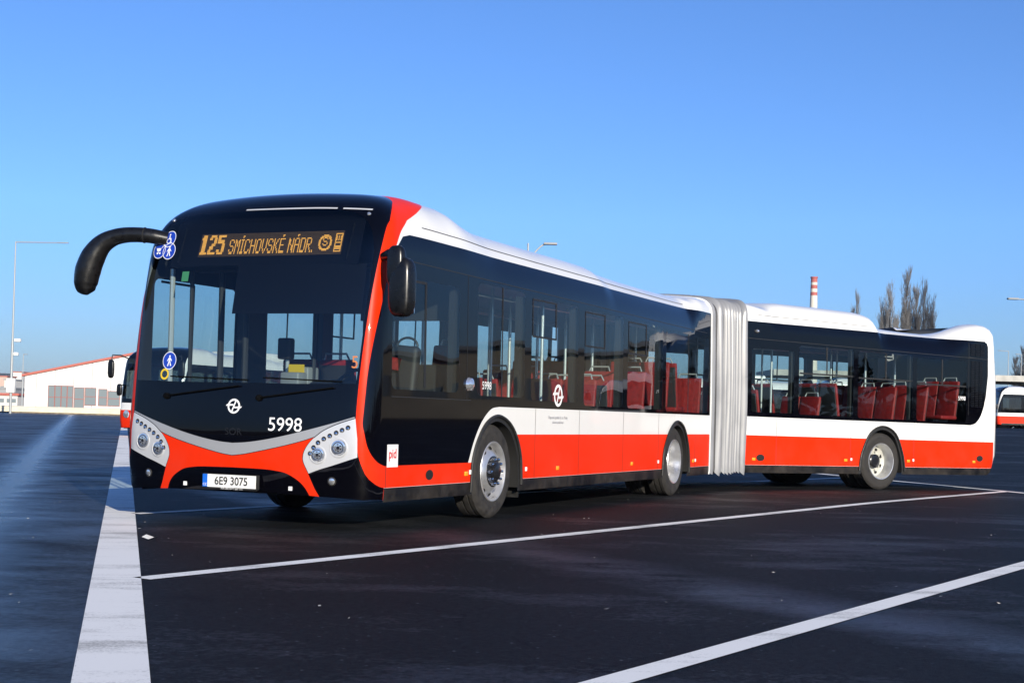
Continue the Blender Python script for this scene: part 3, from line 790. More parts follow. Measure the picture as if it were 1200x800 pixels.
# number plate
p, n = nose_pt(0, .394, .03)
mb = MB(); px = p.x-.012
mb.box((px+.014, 0, .394), (.014, .575, .125), 'matt_black', None, .004); mb.box((px+.010, -.025, .330), (.02, .49, .016), 'matt_black')
mb.box((px+.002, -.0125, .394), (.012, .494, .110), 'plate_white'); mb.box((px+.002, .2600, .394), (.012, .050, .110), 'plate_blue')
plate = mb.build('number_plate', bus)
def flat_text(body, size, y, z, x, m, name, parent, bold=0, xs=1.0, align='CENTER'):
    v, f = text_tris(body, size, align, bold, xs)
    return mesh_obj(name, [(x, y-a, z+b) for a, b in v], [t[::-1] for t in f], m, parent, smooth=False)
flat_text('6E9 3075', .098, -.012, .392, px-.0065, 'text_black', 'plate_lettering', plate, .0016, .93)
flat_text('SOR LIBCHAVY, spol. s r.o.', .020, -.02, .330, px-.0025, 'text_white', 'frame_lettering', plate)
flat_text('CZ', .030, .260, .360, px-.0065, 'text_white', 'country_lettering', plate)

# lettering and marks
def front_text(body, size, y, z, m, name, parent, bold=0, xs=1, align='CENTER'):
    v, f = text_tris(body, size, align, bold, xs); return stick_on(name, v, f, yz_place(y, z), m, parent, .003, None, hull_front)
def side_text(body, size, x, z, m, name, parent, bold=0, xs=1, hull=hull_front, xf=None, align='CENTER'):
    v, f = text_tris(body, size, align, bold, xs); return stick_on(name, v, f, lambda w: on_side(hull, x+w[:, 0], z+w[:, 1]), m, parent, .0035, xf, hull)
front_text('5998', .165, -.515, .893, 'text_white', 'fleet_number', front_body, .0, 1.0)
front_text('SOR', .085, -.01, .822, 'hub_black', 'maker_badge', front_body, 0, 1.1)
side_text('5998', .110, 2.35, 1.312, 'text_white', 'fleet_number', front_body, 0, 1.0)
side_text('5998', .100, 5.74, 1.575, 'text_white', 'fleet_number', rear_body, 0, 1.0, hull_rear, rear_xf)
side_text('Dopravní podnik hl. m. Prahy', .047, 4.23, 1.020, 'text_grey', 'owner_lettering', front_body)
side_text('akciová společnost', .042, 4.23, .968, 'text_grey', 'owner_lettering', front_body)
def company_mark(r):                  # a ring crossed by a slanting bar with wings
    ring = disc2(r, 40, r0=r*.74)
    bar = poly2((r*.22, r*.80), (r*.40, r*.72), (-r*.22, -r*.80), (-r*.40, -r*.72))
    w1 = poly2((r*.62, -r*.02), (r*1.30, -r*.02), (r*1.12, -r*.26), (r*.55, -r*.26))
    w2 = poly2((-r*.62, r*.02), (-r*1.30, r*.02), (-r*1.12, r*.26), (-r*.55, r*.26))
    m1 = poly2((r*.05, -r*.28), (r*.62, -r*.28), (r*.62, -r*.06), (r*.12, -r*.06)); m2 = poly2((-r*.05, r*.28), (-r*.62, r*.28), (-r*.62, r*.06), (-r*.12, r*.06))
    return join2(ring, bar, w1, w2, m1, m2)
v, f = company_mark(.064); stick_on('company_mark', v, f, yz_place(0, 1.045), 'text_white', front_body, .003, None, hull_front)
v, f = company_mark(.122); stick_on('company_mark', v, f, lambda w: on_side(hull_front, 4.22+w[:, 0], 1.262+w[:, 1]), 'text_white', front_body, .0035, None, hull_front)
v, f = poly2((-.10, -.098), (.10, -.098), (.10, .098), (-.10, .098)); st = stick_on('transport_sticker', v, f, lambda w: on_side(hull_front, .448+w[:, 0], .652+w[:, 1]), 'sticker', front_body, .003, None, hull_front)
side_text('pid', .115, .448, .667, 'text_red', 'sticker_lettering', front_body, .002).location.y = -.002
for x, z in ((1.162, .47),):
    v, f = disc2(.075, 30); stick_on('filler_cap', [(a, b*.62) for a, b in v], f, lambda w: on_side(hull_front, x+w[:, 0], z+w[:, 1]), 'matt_black', front_body, .003, None, hull_front)
for x, z in ((.998, .491), (6.25, .545)):
    v, f = disc2(.085, 30); stick_on('filler_cap', [(a, b*.62) for a, b in v], f, lambda w: on_side(hull_rear, x+w[:, 0], z+w[:, 1]), 'matt_black', rear_body, .003, rear_xf, hull_rear)
def side_lamp(hull, x, z, m, parent, xf, w=.05, h=.026):
    mb = MB(); P = on_side(hull, [x], [z])[0]; mb.box((P[0], P[1]-.004, P[2]), (w*2, .016, h*2), m, None, .006)
    if xf: mb.v = [tuple(q) for q in xf(np.array(mb.v))]
    mb.build('side_marker', parent)
for x, z in ((1.93, .462), (4.25, .468), (6.71, .471), (9.32, .462)): side_lamp(hull_front, x, z, 'orange', front_body, None, .035, .022)
for x, z in ((2.02, .474), (3.375, .475), (7.76, .476), (9.42, .47)): side_lamp(hull_front, x, z, 'sticker', front_body, None, .018, .022)
for x, z in ((.854, .468), (2.89, .476), (4.40, .481), (6.09, .486)): side_lamp(hull_rear, x, z, 'orange', rear_body, rear_xf, .035, .022)
for x, z in ((3.02, .49), (4.52, .495)): side_lamp(hull_rear, x, z, 'sticker', rear_body, rear_xf, .018, .022)
for hull, x, z, par, xf in ((hull_front, 1.95, 1.315, front_body, None), (hull_rear, .875, 2.444, rear_body, rear_xf)):
    mb = MB(); P = on_side(hull, [x], [z])[0]; mb.lathe([(.07 if x > 1 else .03, 0), (.06 if x > 1 else .025, .03), (.03 if x > 1 else .015, .045), (.001, .05)], 'lens', P, n=20, sg=-1)
    if xf: mb.v = [tuple(q) for q in xf(np.array(mb.v))]
    mb.build('side_camera', par)
# louvred engine hatch on the tail corner
mb = MB()
for i in range(26):
    z = 1.45+i*.031
    for x in (6.02, 6.13, 6.24): 
        P = on_side(hull_rear, [x], [z])[0]; mb.box((P[0], P[1]-.004, P[2]), (.085, .012, .016), 'skirt')
mb.v = [tuple(q) for q in rear_xf(np.array(mb.v))]; mb.build('louvre', rear_body); mb = MB()
for i in range(7):
    z = 2.34+i*.031
    for x in (6.02, 6.15, 6.28): P = on_side(hull_rear, [x], [z])[0]; mb.box((P[0], P[1]-.004, P[2]), (.11, .012, .016), 'skirt')
mb.v = [tuple(q) for q in rear_xf(np.array(mb.v))]; mb.build('louvre', rear_body)

# round pictogram stickers on the windscreen
def pict(kind, r):
    s = r/1.0
    sc = lambda vf: ([(a*s, b*s) for a, b in vf[0]], vf[1])
    if kind == 'walk': return join2(*[sc(q) for q in (disc2(.13, 12, 0, .52), poly2((-.15, .36), (.15, .36), (.13, -.1), (-.13, -.1)), poly2((-.15, .34), (-.08, .2), (-.32, -.1), (-.40, -.02)), poly2((.15, .34), (.40, .0), (.32, -.08), (.08, .2)), poly2((-.13, -.08), (.02, -.08), (-.15, -.68), (-.32, -.68)), poly2((-.02, -.08), (.13, -.08), (.34, -.62), (.18, -.68)))])
    if kind == 'chair': return join2(*[sc(q) for q in (disc2(.12, 12, -.05, .58), poly2((-.12, .42), (.06, .42), (.10, -.05), (-.08, -.05)), poly2((-.05, .1), (.36, .1), (.36, 0), (-.05, 0)), poly2((.05, -.02), (.34, -.02), (.50, -.50), (.36, -.55), (.22, -.12)), disc2(.36, 24, -.02, -.25, .27))])
    return join2(*[sc(q) for q in (poly2((-.55, .28), (.28, .28), (.18, -.12), (-.38, -.12)), poly2((.28, .28), (.40, .28), (.62, .52), (.52, .56)), disc2(.14, 14, -.28, -.38), disc2(.14, 14, .16, -.38), poly2((-.30, -.1), (-.2, -.1), (.1, -.4), (.0, -.4)))])
for kind, y, z, r in (('chair', .975, 2.555, .078), ('pram', 1.070, 2.452, .078), ('walk', .945, 2.440, .078), ('walk', .756, 1.436, .080)):
    v, f = disc2(r, 30); st = stick_on('pictogram_sticker', v, f, yz_place(y, z), 'sign_blue', screen, .003, None, hull_front)
    v, f = pict(kind, r*.92); stick_on('pictogram', v, f, yz_place(y, z), 'text_white', screen, .0045, None, hull_front)
    v, f = disc2(r, 30, r0=r*.92); stick_on('sticker_rim', v, f, yz_place(y, z), 'text_white', screen, .0045, None, hull_front)
v, f = disc2(.05, 24, r0=.032); stick_on('round_sticker', v, f, yz_place(.80, 1.315), 'yellow', screen, .003, None, hull_front)
v, f = poly2((-.04, -.045), (.04, -.045), (.04, .045), (-.04, .045)); mat('green_tag', (.10, .38, .16), .5); stick_on('green_sticker', v, f, yz_place(.70, 2.20), 'green_tag', screen, -.004, None, hull_front)

# destination display: a dark case behind the glass with an amber dot matrix
G5 = {'S': ('01110', '10001', '10000', '01110', '00001', '10001', '01110'), 'M': ('10001', '11011', '10101', '10101', '10001', '10001', '10001'), 'I': ('111', '010', '010', '010', '010', '010', '111'), 'C': ('01110', '10001', '10000', '10000', '10000', '10001', '01110'),
      'H': ('10001', '10001', '10001', '11111', '10001', '10001', '10001'), 'O': ('01110', '10001', '10001', '10001', '10001', '10001', '01110'), 'V': ('10001', '10001', '10001', '10001', '10001', '01010', '00100'), 'K': ('10001', '10010', '10100', '11000', '10100', '10010', '10001'),
      'E': ('11111', '10000', '10000', '11110', '10000', '10000', '11111'), 'N': ('10001', '11001', '11001', '10101', '10011', '10011', '10001'), 'A': ('01110', '10001', '10001', '11111', '10001', '10001', '10001'), 'D': ('11110', '10001', '10001', '10001', '10001', '10001', '11110'),
      'R': ('11110', '10001', '10001', '11110', '10100', '10010', '10001'), '.': ('0', '0', '0', '0', '0', '0', '1'), ' ': ('00',)*7,
      '1': ('0110', '1110', '0110', '0110', '0110', '0110', '1111'), '2': ('01110', '11011', '00011', '00110', '01100', '11000', '11111'), '5': ('11111', '11000', '11110', '00011', '00011', '11011', '01110')}
DW, DH = 146, 19; grid = np.zeros((DH, DW), bool)
def led_char(ch, x, y, sx, sy, accent=False):
    for j, row in enumerate(G5[ch]):
        for i, c in enumerate(row):
            if c == '1': grid[y+int(j*sy):max(y+int((j+1)*sy), y+int(j*sy)+1), x+int(i*sx):x+max(int((i+1)*sx), int(i*sx)+1)] = True
    w = int(len(G5[ch][0])*sx)
    if accent: grid[y-3, x+w//2+1] = grid[y-3, x+w//2] = grid[y-2, x+w//2] = True
    return w
x = 1
for ch in '125': x += led_char(ch, x, 1, 1.75, 2.42)+1
x = 31
for ch, ac in zip('SMICHOVSKE NADR.', '0010000001001000'): x += led_char(ch, x, 5, 1, 1.72, ac == '1')+1
yy, xx = np.mgrid[0:DH, 0:DW]
rr = np.hypot(xx-128.0, yy-9); grid |= ((rr < 6.6) & (rr > 4.6))
for j, row in enumerate(G5['S']):
    for i, c in enumerate(row):
        if c == '1': grid[5+j, 126+i] = True
grid[2:17, 138] = grid[2:17, 144] = True; grid[2, 138:145] = grid[16, 138:145] = grid[9, 138:145] = True; grid[12:15, 139:144] = True; grid[4:8, 139:144:2] = True
Y0, Y1, Z0, Z1 = .665, -.830, 2.385, 2.60
xd = lambda z: float(on_front(hull_front, [0], [z], x0=2.8)[0, 0])+.13
mb = MB(); A0, A1 = xd(2.31), xd(2.68)
mb.quad((A0, .95, 2.30), (A1, .95, 2.70), (A1, -1.02, 2.70), (A0, -1.02, 2.30), 'blind'); mb.quad((A0, .95, 2.30), (A0, -1.02, 2.30), (A0+.3, -1.02, 2.30), (A0+.3, .95, 2.30), 'blind')
mb.quad((A1, .95, 2.70), (A1, -1.02, 2.70), (A1+.3, -1.02, 2.9), (A1+.3, .95, 2.9), 'blind')
disp = mb.build('destination_display', bus)
lit = MB(); dim = MB(); sl_ = (A1-A0)/.37
for j in range(DH):
    for i in range(DW):
        y = Y0+(Y1-Y0)*(i+.5)/DW; z = Z1-(Z1-Z0)*(j+.5)/DH; hy = .0047; hz = .0042; xx_ = A0+(z-2.31)*sl_-.006
        q = [(xx_-hz*sl_, y+hy, z-hz), (xx_-hz*sl_, y-hy, z-hz), (xx_+hz*sl_, y-hy, z+hz), (xx_+hz*sl_, y+hy, z+hz)]
        (lit if grid[j, i] else dim).add(q, [(0, 1, 2, 3)], 'led' if grid[j, i] else 'led_dim')
lit.build('lit_dots', disp); dim.build('dark_dots', disp)
for y in (.84, -.92): mb = MB(); mb.tube([(A0-.03, y, 2.34), (A1-.03, y, 2.66)], .006, 'skirt', 6); mb.build('display_frame', disp)

# wipers
for y0, y1 in ((.75, -.05), (-.25, -.95)):
    mb = MB(); P = [tuple(nose_pt(y0+(y1-y0)*t, 1.12+.10*t, .022)[0]) for t in np.linspace(0, 1, 8)]; mb.tube(P, .007, 'wiper_black', 6)
    P = [tuple(nose_pt(y1+(y0-y1)*t*.95, 1.275+.02*t, .02)[0]) for t in np.linspace(-.1, 1, 8)]; mb.tube(P, .006, 'wiper_black', 6)
    p, n = nose_pt(y0, 1.12); disc_at(mb, p, n, [(.030, 0), (.026, .025), (.001, .03)], 'wiper_black', 14); mb.build('wiper', screen)

# mirrors
mb = MB(); path = [(.25, 1.02, 2.56), (.16, 1.16, 2.585), (.10, 1.33, 2.59), (.06, 1.47, 2.565), (.03, 1.585, 2.50), (.01, 1.665, 2.39), (0, 1.715, 2.26), (0, 1.735, 2.14), (0, 1.725, 2.07), (0, 1.715, 2.035)]
P = smooth_line(path, 5); rr = [.066, .068, .070, .076, .092, .112, .118, .108, .080, .014]; rad_ = np.interp(np.linspace(0, 9, len(P)), range(10), rr)
mb.tube(P, list(rad_), 'mirror_black', 20); arm = mb.build('mirror_arm', bus)
mb = MB(); mb.tube([P[6], P[6]+(P[7]-P[6])*.25], .0735, 'matt_black', 20); mb.build('arm_joint', arm)
def egg(mb, c, d, m, p=3.2, rot=None, n=24):
    V = []; F = []; k = n; h = n//2
    sp = lambda c_, e: math.copysign(abs(c_)**e, c_)
    for i in range(h+1):
        a = -PI/2+PI*i/h
        for j in range(k):
            b = 2*PI*j/k; v = Vector((sp(math.cos(a), 2/p)*sp(math.cos(b), 2/p)*d[0]/2, sp(math.cos(a), 2/p)*sp(math.sin(b), 2/p)*d[1]/2, sp(math.sin(a), 2/p)*d[2]/2))
            V.append((rot @ v if rot else v)+Vector(c))
    for i in range(h):
        for j in range(k): F.append((i*k+j, i*k+(j+1) % k, (i+1)*k+(j+1) % k, (i+1)*k+j))
    mb.add(V, F, m, True)
mb = MB(); rz = Matrix.Rotation(R(-8), 3, 'Z')
egg(mb, (.17, -1.475, 2.085), (.17, .225, .50), 'mirror_black', 3.6, rz); egg(mb, (.15, -1.425, 2.26), (.11, .165, .36), 'mirror_black', 3.4, rz)
mb.tube([(.30, -1.20, 2.36), (.20, -1.33, 2.375), (.16, -1.42, 2.34)], [.035, .045, .05], 'mirror_black', 12)
mb.box((.252, -1.475, 2.06), (.008, .17, .38), 'chrome', rz.to_4x4()); mb.build('wing_mirror', bus)

# ---- interior
def floor_mb(x0, x1, ks):
    fl = MB(); cuts = [(ARCH[k][0][0][0]-.02, ARCH[k][0][-1][0]+.02) for k in ks]; xs = [x0]+[c for q in cuts for c in q]+[x1]
    for c, d in zip(xs[0::2], xs[1::2]): fl.box(((c+d)/2, 0, .375), (d-c, 2.42, .03), 'floor')
    for c, d in cuts: fl.box(((c+d)/2, 0, .375), (d-c, 1.18, .03), 'floor')
    return fl
floor_mb(.3, 10.1, (1, 2)).build('floor', front_body)
fl = floor_mb(.7, 6.3, (3,)); fl.v = [tuple(p) for p in rear_xf(np.array(fl.v))]; fl.build('floor', rear_body)
def lining(x0, x1, wins, parent, xf, hull, ks):
    c = MB(); c.box(((x0+x1)/2, 0, 2.44), (x1-x0, 2.30, .02), 'ceiling')
    for sg in (-1, 1):
        c.box(((x0+x1)/2, sg*.95, 2.40), (x1-x0, .30, .05), 'lining'); c.tube([(x0+.2, sg*.62, 2.32), (x1-.2, sg*.62, 2.32)], .017, 'pole', 8)
    if xf: c.v = [tuple(p) for p in xf(np.array(c.v))]
    c.build('ceiling', parent)
    for sg in (-1, 1):
        w = MB(); cuts = [(ARCH[k][0][0][0]-.02, ARCH[k][0][-1][0]+.02) for k in ks]; xs = [x0]+[c for q in cuts for c in q]+[x1]
        for c, d in zip(xs[0::2], xs[1::2]): w.box(((c+d)/2, sg*1.215, .76), (d-c, .03, .70), 'lining')
        for c, d in cuts: w.box(((c+d)/2, sg*1.215, 1.085), (d-c, .03, .05), 'lining'); w.box(((c+d)/2, sg*.60, .75), (d-c, .02, .72), 'lining'); w.box(((c+d)/2, sg*.91, 1.105), (d-c, .62, .02), 'lining')
        for a, b in zip(wins[:-1], wins[1:]): w.box(((a[1]+b[0])/2, sg*1.19, 1.70), (b[0]-a[1]+.04, .06, 1.14), 'dash')
        if xf: w.v = [tuple(p) for p in xf(np.array(w.v))]
        w.build('side_lining', parent)
lining(1.5, 10.1, FRONT_WINDOWS, front_body, None, hull_front, (1, 2)); lining(.68, 6.3, REAR_WINDOWS, rear_body, rear_xf, hull_rear, (3,))

def seat_mesh(back=False):
    mb = MB(); s = -1 if back else 1
    mb.box((0, 0, .46), (.42, .42, .07), 'seat_red', None, .03)
    rt = Matrix.Rotation(R(9*s), 4, 'Y'); mb.box((.20*s, 0, .78), (.055, .42, .64), 'seat_red', rt, .025)
    mb.box((.235*s, 0, .76), (.02, .39, .56), 'seat_dark', rt, .008); mb.box((.02, 0, .34), (.30, .08, .20), 'lining', None, .01)
    mb.tube([(.25*s, -.15, 1.08), (.27*s, -.12, 1.155), (.27*s, .12, 1.155), (.25*s, .15, 1.08)], .012, 'pole', 8)
    return mb
seat_proto = {}
def seat(x, y, z, back=False, rear=False):
    if back not in seat_proto:
        o = seat_mesh(back).build('passenger_seat', bus); seat_proto[back] = o
    else:
        o = seat_proto[back].copy(); COL.objects.link(o); o.parent = bus
    m = Matrix.Translation((x, y, z)); o.matrix_local = (REAR_M @ m) if rear else m
for x, back, z in ((4.15, False, .39), (5.45, False, .39), (6.35, True, .39), (7.25, False, .55), (8.25, False, .72), (9.05, True, .72), (9.75, False, .55)):
    for y in (-.96, -.52, .52, .96):
        if x == 4.15 and y < 0: continue
        seat(x, y, z, back)
seat(2.25, -.82, .62)
for y in (.44, .88): seat(2.62, y, .46, True)
for x, back, z in ((1.25, True, .45), (2.15, False, .39), (3.0, True, .62), (3.95, False, .62), (4.75, False, .68), (5.55, False, .78)):
    for y in (-.96, -.52, .52, .96): seat(x, y, z, back, True)
podium = MB()
for x0, x1, h, y0, y1 in ((2.06, 3.2, .26, .36, .58), (6.95, 7.9, .28, .36, 1.19), (7.9, 9.13, .28, .36, .58), (9.13, 9.95, .28, .36, 1.19)):
    for sg in (-1, 1): podium.box(((x0+x1)/2, sg*(y0+y1)/2, .39+h/2), (x1-x0, y1-y0, h), 'floor')
podium.build('podium', front_body)
podium = MB()
for x0, x1, y0, y1 in ((2.6, 3.19, .36, 1.19), (3.19, 4.32, .36, .58), (4.32, 6.2, .36, 1.19)):
    for sg in (-1, 1): podium.box(((x0+x1)/2, sg*(y0+y1)/2, .39+.13), (x1-x0, y1-y0, .26), 'floor')
podium.v = [tuple(p) for p in rear_xf(np.array(podium.v))]; podium.build('podium', rear_body)
def pole(x, y, rear=False, m='pole'):
    mb = MB().tube([(x, y, .4), (x, y, 2.42)], .018, m, 10)
    if rear: mb.v = [tuple(p) for p in rear_xf(np.array(mb.v))]
    mb.build('grab_pole', bus)
for x, y in ((2.75, -.35), (3.85, -.62), (4.5, -.95), (4.95, -.35), (5.85, -.32), (6.8, .32), (6.75, -.33), (7.75, -.32), (8.7, .32), (8.65, -.32), (9.5, -.32), (3.3, .95), (3.4, .35), (5.9, .35)): pole(x, y)
for x, y in ((1.2, -.34), (1.75, -.7), (2.6, -.33), (2.55, .35), (3.5, -.33), (4.35, .34), (4.35, -.33), (5.1, -.33), (1.3, .6)): pole(x, y, True)
# driver's place
mb = MB(); mb.box((.50, 0, 1.06), (.42, 2.15, .34), 'dash', None, .05); mb.box((.50, 0, .62), (.35, 2.1, .56), 'dash', None, .03)
mb.box((.70, -.62, 1.20), (.22, .70, .16), 'dash', Matrix.Rotation(R(-25), 4, 'Y'), .03); mb.box((.72, -.08, 1.30), (.16, .20, .14), 'lining', None, .02); mb.box((.75, -.98, 1.40), (.10, .14, .24), 'dash', None, .02); mb.build('dashboard', bus)
mb = MB(); c = Vector((.93, -.62, 1.24)); rt = Matrix.Rotation(R(-52), 3, 'Y')
ring = [c+rt @ Vector((.23*math.cos(a), .23*math.sin(a), 0)) for a in np.linspace(0, 2*PI, 33)]; mb.tube(ring, .016, 'dash', 8, False)
for a in (0, 2.1, 4.2): mb.tube([c, c+rt @ Vector((.22*math.cos(a), .22*math.sin(a), 0))], .014, 'dash', 6)
mb.tube([c, (.62, -.62, .95)], .035, 'dash', 10); mb.build('steering_wheel', bus)
mb = MB(); mb.box((1.38, -.62, .86), (.50, .50, .12), 'seat_dark', None, .05); rt = Matrix.Rotation(R(9), 4, 'Y'); mb.box((1.64, -.62, 1.28), (.12, .50, .78), 'seat_dark', rt, .05); mb.box((1.40, -.62, .6), (.3, .3, .46), 'dash', None, .03)
for s in (-.125, .125): mb.tube([(1.67, -.62+s+.11*math.cos(a), 1.66+.085*math.sin(a)) for a in np.linspace(0, PI, 12)], .012, 'dash', 8)
ds = mb.build('driver_seat', bus)
mb = MB(); mb.box((1.56, -.60, 1.50), (.02, .26, .12), 'seat_red', rt @ Matrix.Rotation(R(8), 4, 'X'), .008); mb.build('headrest_cover', ds)
mb = MB(); mb.box((1.95, -.62, .95), (.04, 1.1, 1.1), 'dash', None, .01); mb.box((1.95, -.62, 2.15), (.03, 1.1, .45), 'dash'); mb.box((1.95, -.14, 1.6), (.05, .07, 1.7), 'dash'); mb.box((1.5, -.09, .80), (.9, .03, .85), 'dash', None, .01); mb.tube([(1.05, -.09, .8), (1.05, -.09, 2.4)], .02, 'dash', 8); mb.build('cab_partition', bus)
mb = MB(); mb.box((1.05, .03, 1.30), (.20, .24, .26), 'lining', None, .02); mb.tube([(1.05, .20, .4), (1.05, .20, 1.62)], .018, 'pole', 8); mb.box((1.02, .20, 1.60), (.10, .14, .20), 'dash', None, .02); mb.box((.94, .03, 1.40), (.02, .16, .10), 'yellow'); mb.build('ticket_machine', bus)
mb = MB()
P = [(float(on_front(hull_front, [y], [z], x0=2.8)[0, 0])+.07, y, z) for z in (2.30, 1.86) for y in np.linspace(.165, -1.09, 10)]
mb.add(P, [(i, i+1, 10+i+1, 10+i) for i in range(9)], 'blind', True); mb.build('sun_blind', bus)
mb = MB()
for y, x in ((.66, .62), (.34, .55)): mb.tube([(x, y, .4), (x, y, 2.35)], .03, 'dash', 8)
mb.box((.58, .47, 2.33), (.10, .9, .10), 'dash', None, .02); mb.tube([(.40, 1.06, .5), (.40, 1.06, 2.3)], .025, 'pole', 8); mb.tube([(.62, 1.0, .5), (.62, 1.0, 2.3)], .02, 'dash', 8); mb.build('door_post', bus)
v, f = text_tris('5', .15); x5 = float(on_front(hull_front, [-1.08], [1.44], x0=2.8)[0, 0])+.05
mesh_obj('running_number', [(x5, -1.085-a, 1.44+b) for a, b in v], [t[::-1] for t in f], mat('led_red', (.8, .2, .05), .5, emit=(1, .28, .06), estr=.5), bus)
# ---------------------------------------------------------------- ground
def ss(t): t = np.clip(t, 0, 1); return t*t*(3-2*t)
def gz(x, y):                        # the yard dips a little under the bus's tail and rises towards the far right
    dx, dy = x-CAM.x, y-CAM.y
    dep = dx*.914+dy*.405; q = dx*.405-dy*.914
    t = (x-HINGE[0])*_c2+y*_s2
    return 1.1*ss((dep-30)/65)*ss(q/20)-.0067*np.clip(t, 0, 8)*ss(1-(np.abs(-(x-HINGE[0])*_s2+y*_c2)-4)/20)

def asphalt_mat(name):
    m = bpy.data.materials.new(name); m.use_nodes = True; nt = m.node_tree; L = nt.links; b = nt.nodes['Principled BSDF']
    N = lambda t, **k: nt.nodes.new(t)
    tc = N('ShaderNodeTexCoord')
    def noise(scale, detail=5, rough=.55, vec=None, rot=0, sc=(1, 1, 1)):
        mp = N('ShaderNodeMapping'); mp.vector_type = 'TEXTURE'; mp.inputs['Rotation'].default_value = (0, 0, rot); mp.inputs['Scale'].default_value = sc
        L.new(tc.outputs['Object'], mp.inputs[0]); n = N('ShaderNodeTexNoise'); n.inputs['Scale'].default_value = scale; n.inputs['Detail'].default_value = detail; n.inputs['Roughness'].default_value = rough
        L.new(mp.outputs[0], n.inputs['Vector']); return n.outputs['Fac']
    def rng(x, a, c, d, e):
        r = N('ShaderNodeMapRange'); r.inputs[1].default_value = a; r.inputs[2].default_value = c; r.inputs[3].default_value = d; r.inputs[4].default_value = e; L.new(x, r.inputs[0]); return r.outputs[0]
    def math_(op, a, c):
        r = N('ShaderNodeMath'); r.operation = op
        for i, v in enumerate((a, c)):
            if isinstance(v, (int, float)): r.inputs[i].default_value = v
            else: L.new(v, r.inputs[i])
        return r.outputs[0]
    sx = N('ShaderNodeSeparateXYZ'); L.new(tc.outputs['Object'], sx.inputs[0])
    side = math_('ADD', math_('MULTIPLY', sx.outputs[0], -.621), math_('MULTIPLY', sx.outputs[1], .783))       # metres across the broad white line
    lane = rng(side, .98, 1.06, 0, 1)
    # damp streaks: long patches drawn out across the yard
    st = noise(.40, 6, .62, rot=R(-62), sc=(1.5, .8, 1)); st2 = noise(1.5, 5, .62, rot=R(-70), sc=(1.25, .75, 1)); fine = noise(75, 4, .75); mid = noise(22, 5, .65)
    patch = math_('ADD', math_('ADD', math_('MULTIPLY', st, .62), math_('MULTIPLY', st2, .33)), math_('MULTIPLY', fine, .05)); patch = math_('ADD', patch, math_('MULTIPLY', math_('SUBTRACT', mid, .5), .16))
    damp_l = rng(patch, .40, .58, .12, 1.0); damp_r = rng(patch, .52, .68, .0, .55)
    # a wheel track still wet on the left lane and the seam of an old trench on the right
    tr = math_('ADD', math_('MULTIPLY', math_('SUBTRACT', sx.outputs[0], 7.84), -.643), math_('MULTIPLY', math_('SUBTRACT', sx.outputs[1], 9.94), .766))
    trk = math_('MULTIPLY', rng(math_('ABSOLUTE', math_('ADD', tr, math_('MULTIPLY', st2, .8)), 0), .12, .75, 1, 0), lane)
    mixd = N('ShaderNodeMix'); L.new(lane, mixd.inputs[0]); L.new(damp_r, mixd.inputs[2]); L.new(damp_l, mixd.inputs[3])
    t2 = math_('ADD', math_('MULTIPLY', math_('SUBTRACT', sx.outputs[0], -.58), .78), math_('MULTIPLY', math_('SUBTRACT', sx.outputs[1], -3.6), -.62))
    trk2 = math_('MULTIPLY', rng(math_('ABSOLUTE', math_('ADD', t2, math_('MULTIPLY', st2, .7)), 0), .05, .55, .85, 0), rng(patch, .40, .56, 0, 1))
    damp = math_('MAXIMUM', math_('MAXIMUM', mixd.outputs[0], trk), trk2)
    L.new(math_('SUBTRACT', math_('ADD', rng(damp, 0, 1, .62, .42), rng(fine, .3, .7, -.10, .10)), math_('MULTIPLY', trk, .17)), b.inputs['Roughness'])
    L.new(math_('MULTIPLY', rng(damp, 0, 1, .08, .95), math_('MULTIPLY', rng(fine, .32, .68, .25, 1.75), rng(mid, .3, .7, .7, 1.3))), b.inputs['Specular IOR Level'])
    val = math_('MULTIPLY', rng(fine, .3, .7, .35, 2.0), math_('MULTIPLY', rng(mid, .3, .7, .8, 1.25), rng(st, .35, .65, .85, 1.15)))
    cb = N('ShaderNodeMix'); L.new(lane, cb.inputs[0]); cb.inputs[2].default_value = .0095; cb.inputs[3].default_value = .0090
    val = math_('MULTIPLY', val, math_('MULTIPLY', cb.outputs[0], rng(damp, 0, 1, 1.1, .75)))
    # cracks and the saw-cut joints of the paving
    mpv = N('ShaderNodeMapping'); L.new(tc.outputs['Object'], mpv.inputs[0]); nz = N('ShaderNodeTexNoise'); nz.inputs['Scale'].default_value = 1.3; L.new(tc.outputs['Object'], nz.inputs['Vector'])
    va = N('ShaderNodeVectorMath'); va.operation = 'MULTIPLY_ADD'; va.inputs[1].default_value = (.9, .9, 0); L.new(nz.outputs['Color'], va.inputs[0]); L.new(mpv.outputs[0], va.inputs[2])
    vo = N('ShaderNodeTexVoronoi'); vo.feature = 'DISTANCE_TO_EDGE'; vo.inputs['Scale'].default_value = .16; L.new(va.outputs[0], vo.inputs['Vector'])
    crk = math_('MULTIPLY', rng(vo.outputs['Distance'], .0008, .0030, 1, 0), rng(st2, .42, .55, 0, 1))
    jn = math_('ADD', math_('MULTIPLY', sx.outputs[0], .149), math_('MULTIPLY', sx.outputs[1], .9888))
    jt = rng(math_('ABSOLUTE', math_('SUBTRACT', math_('MODULO', math_('ADD', jn, 204.85), 5.6), 2.8), 0), .004, .016, .8, 0)
    dk = math_('SUBTRACT', 1, math_('MULTIPLY', math_('MAXIMUM', crk, jt), .6))
    # oil drips and a tyre mark along the bay
    vd = N('ShaderNodeTexVoronoi'); vd.inputs['Scale'].default_value = .55; L.new(va.outputs[0], vd.inputs['Vector'])
    dk = math_('MULTIPLY', dk, math_('SUBTRACT', 1, math_('MULTIPLY', rng(vd.outputs['Distance'], .05, .14, .55, 0), rng(mid, .4, .6, .3, 1))))
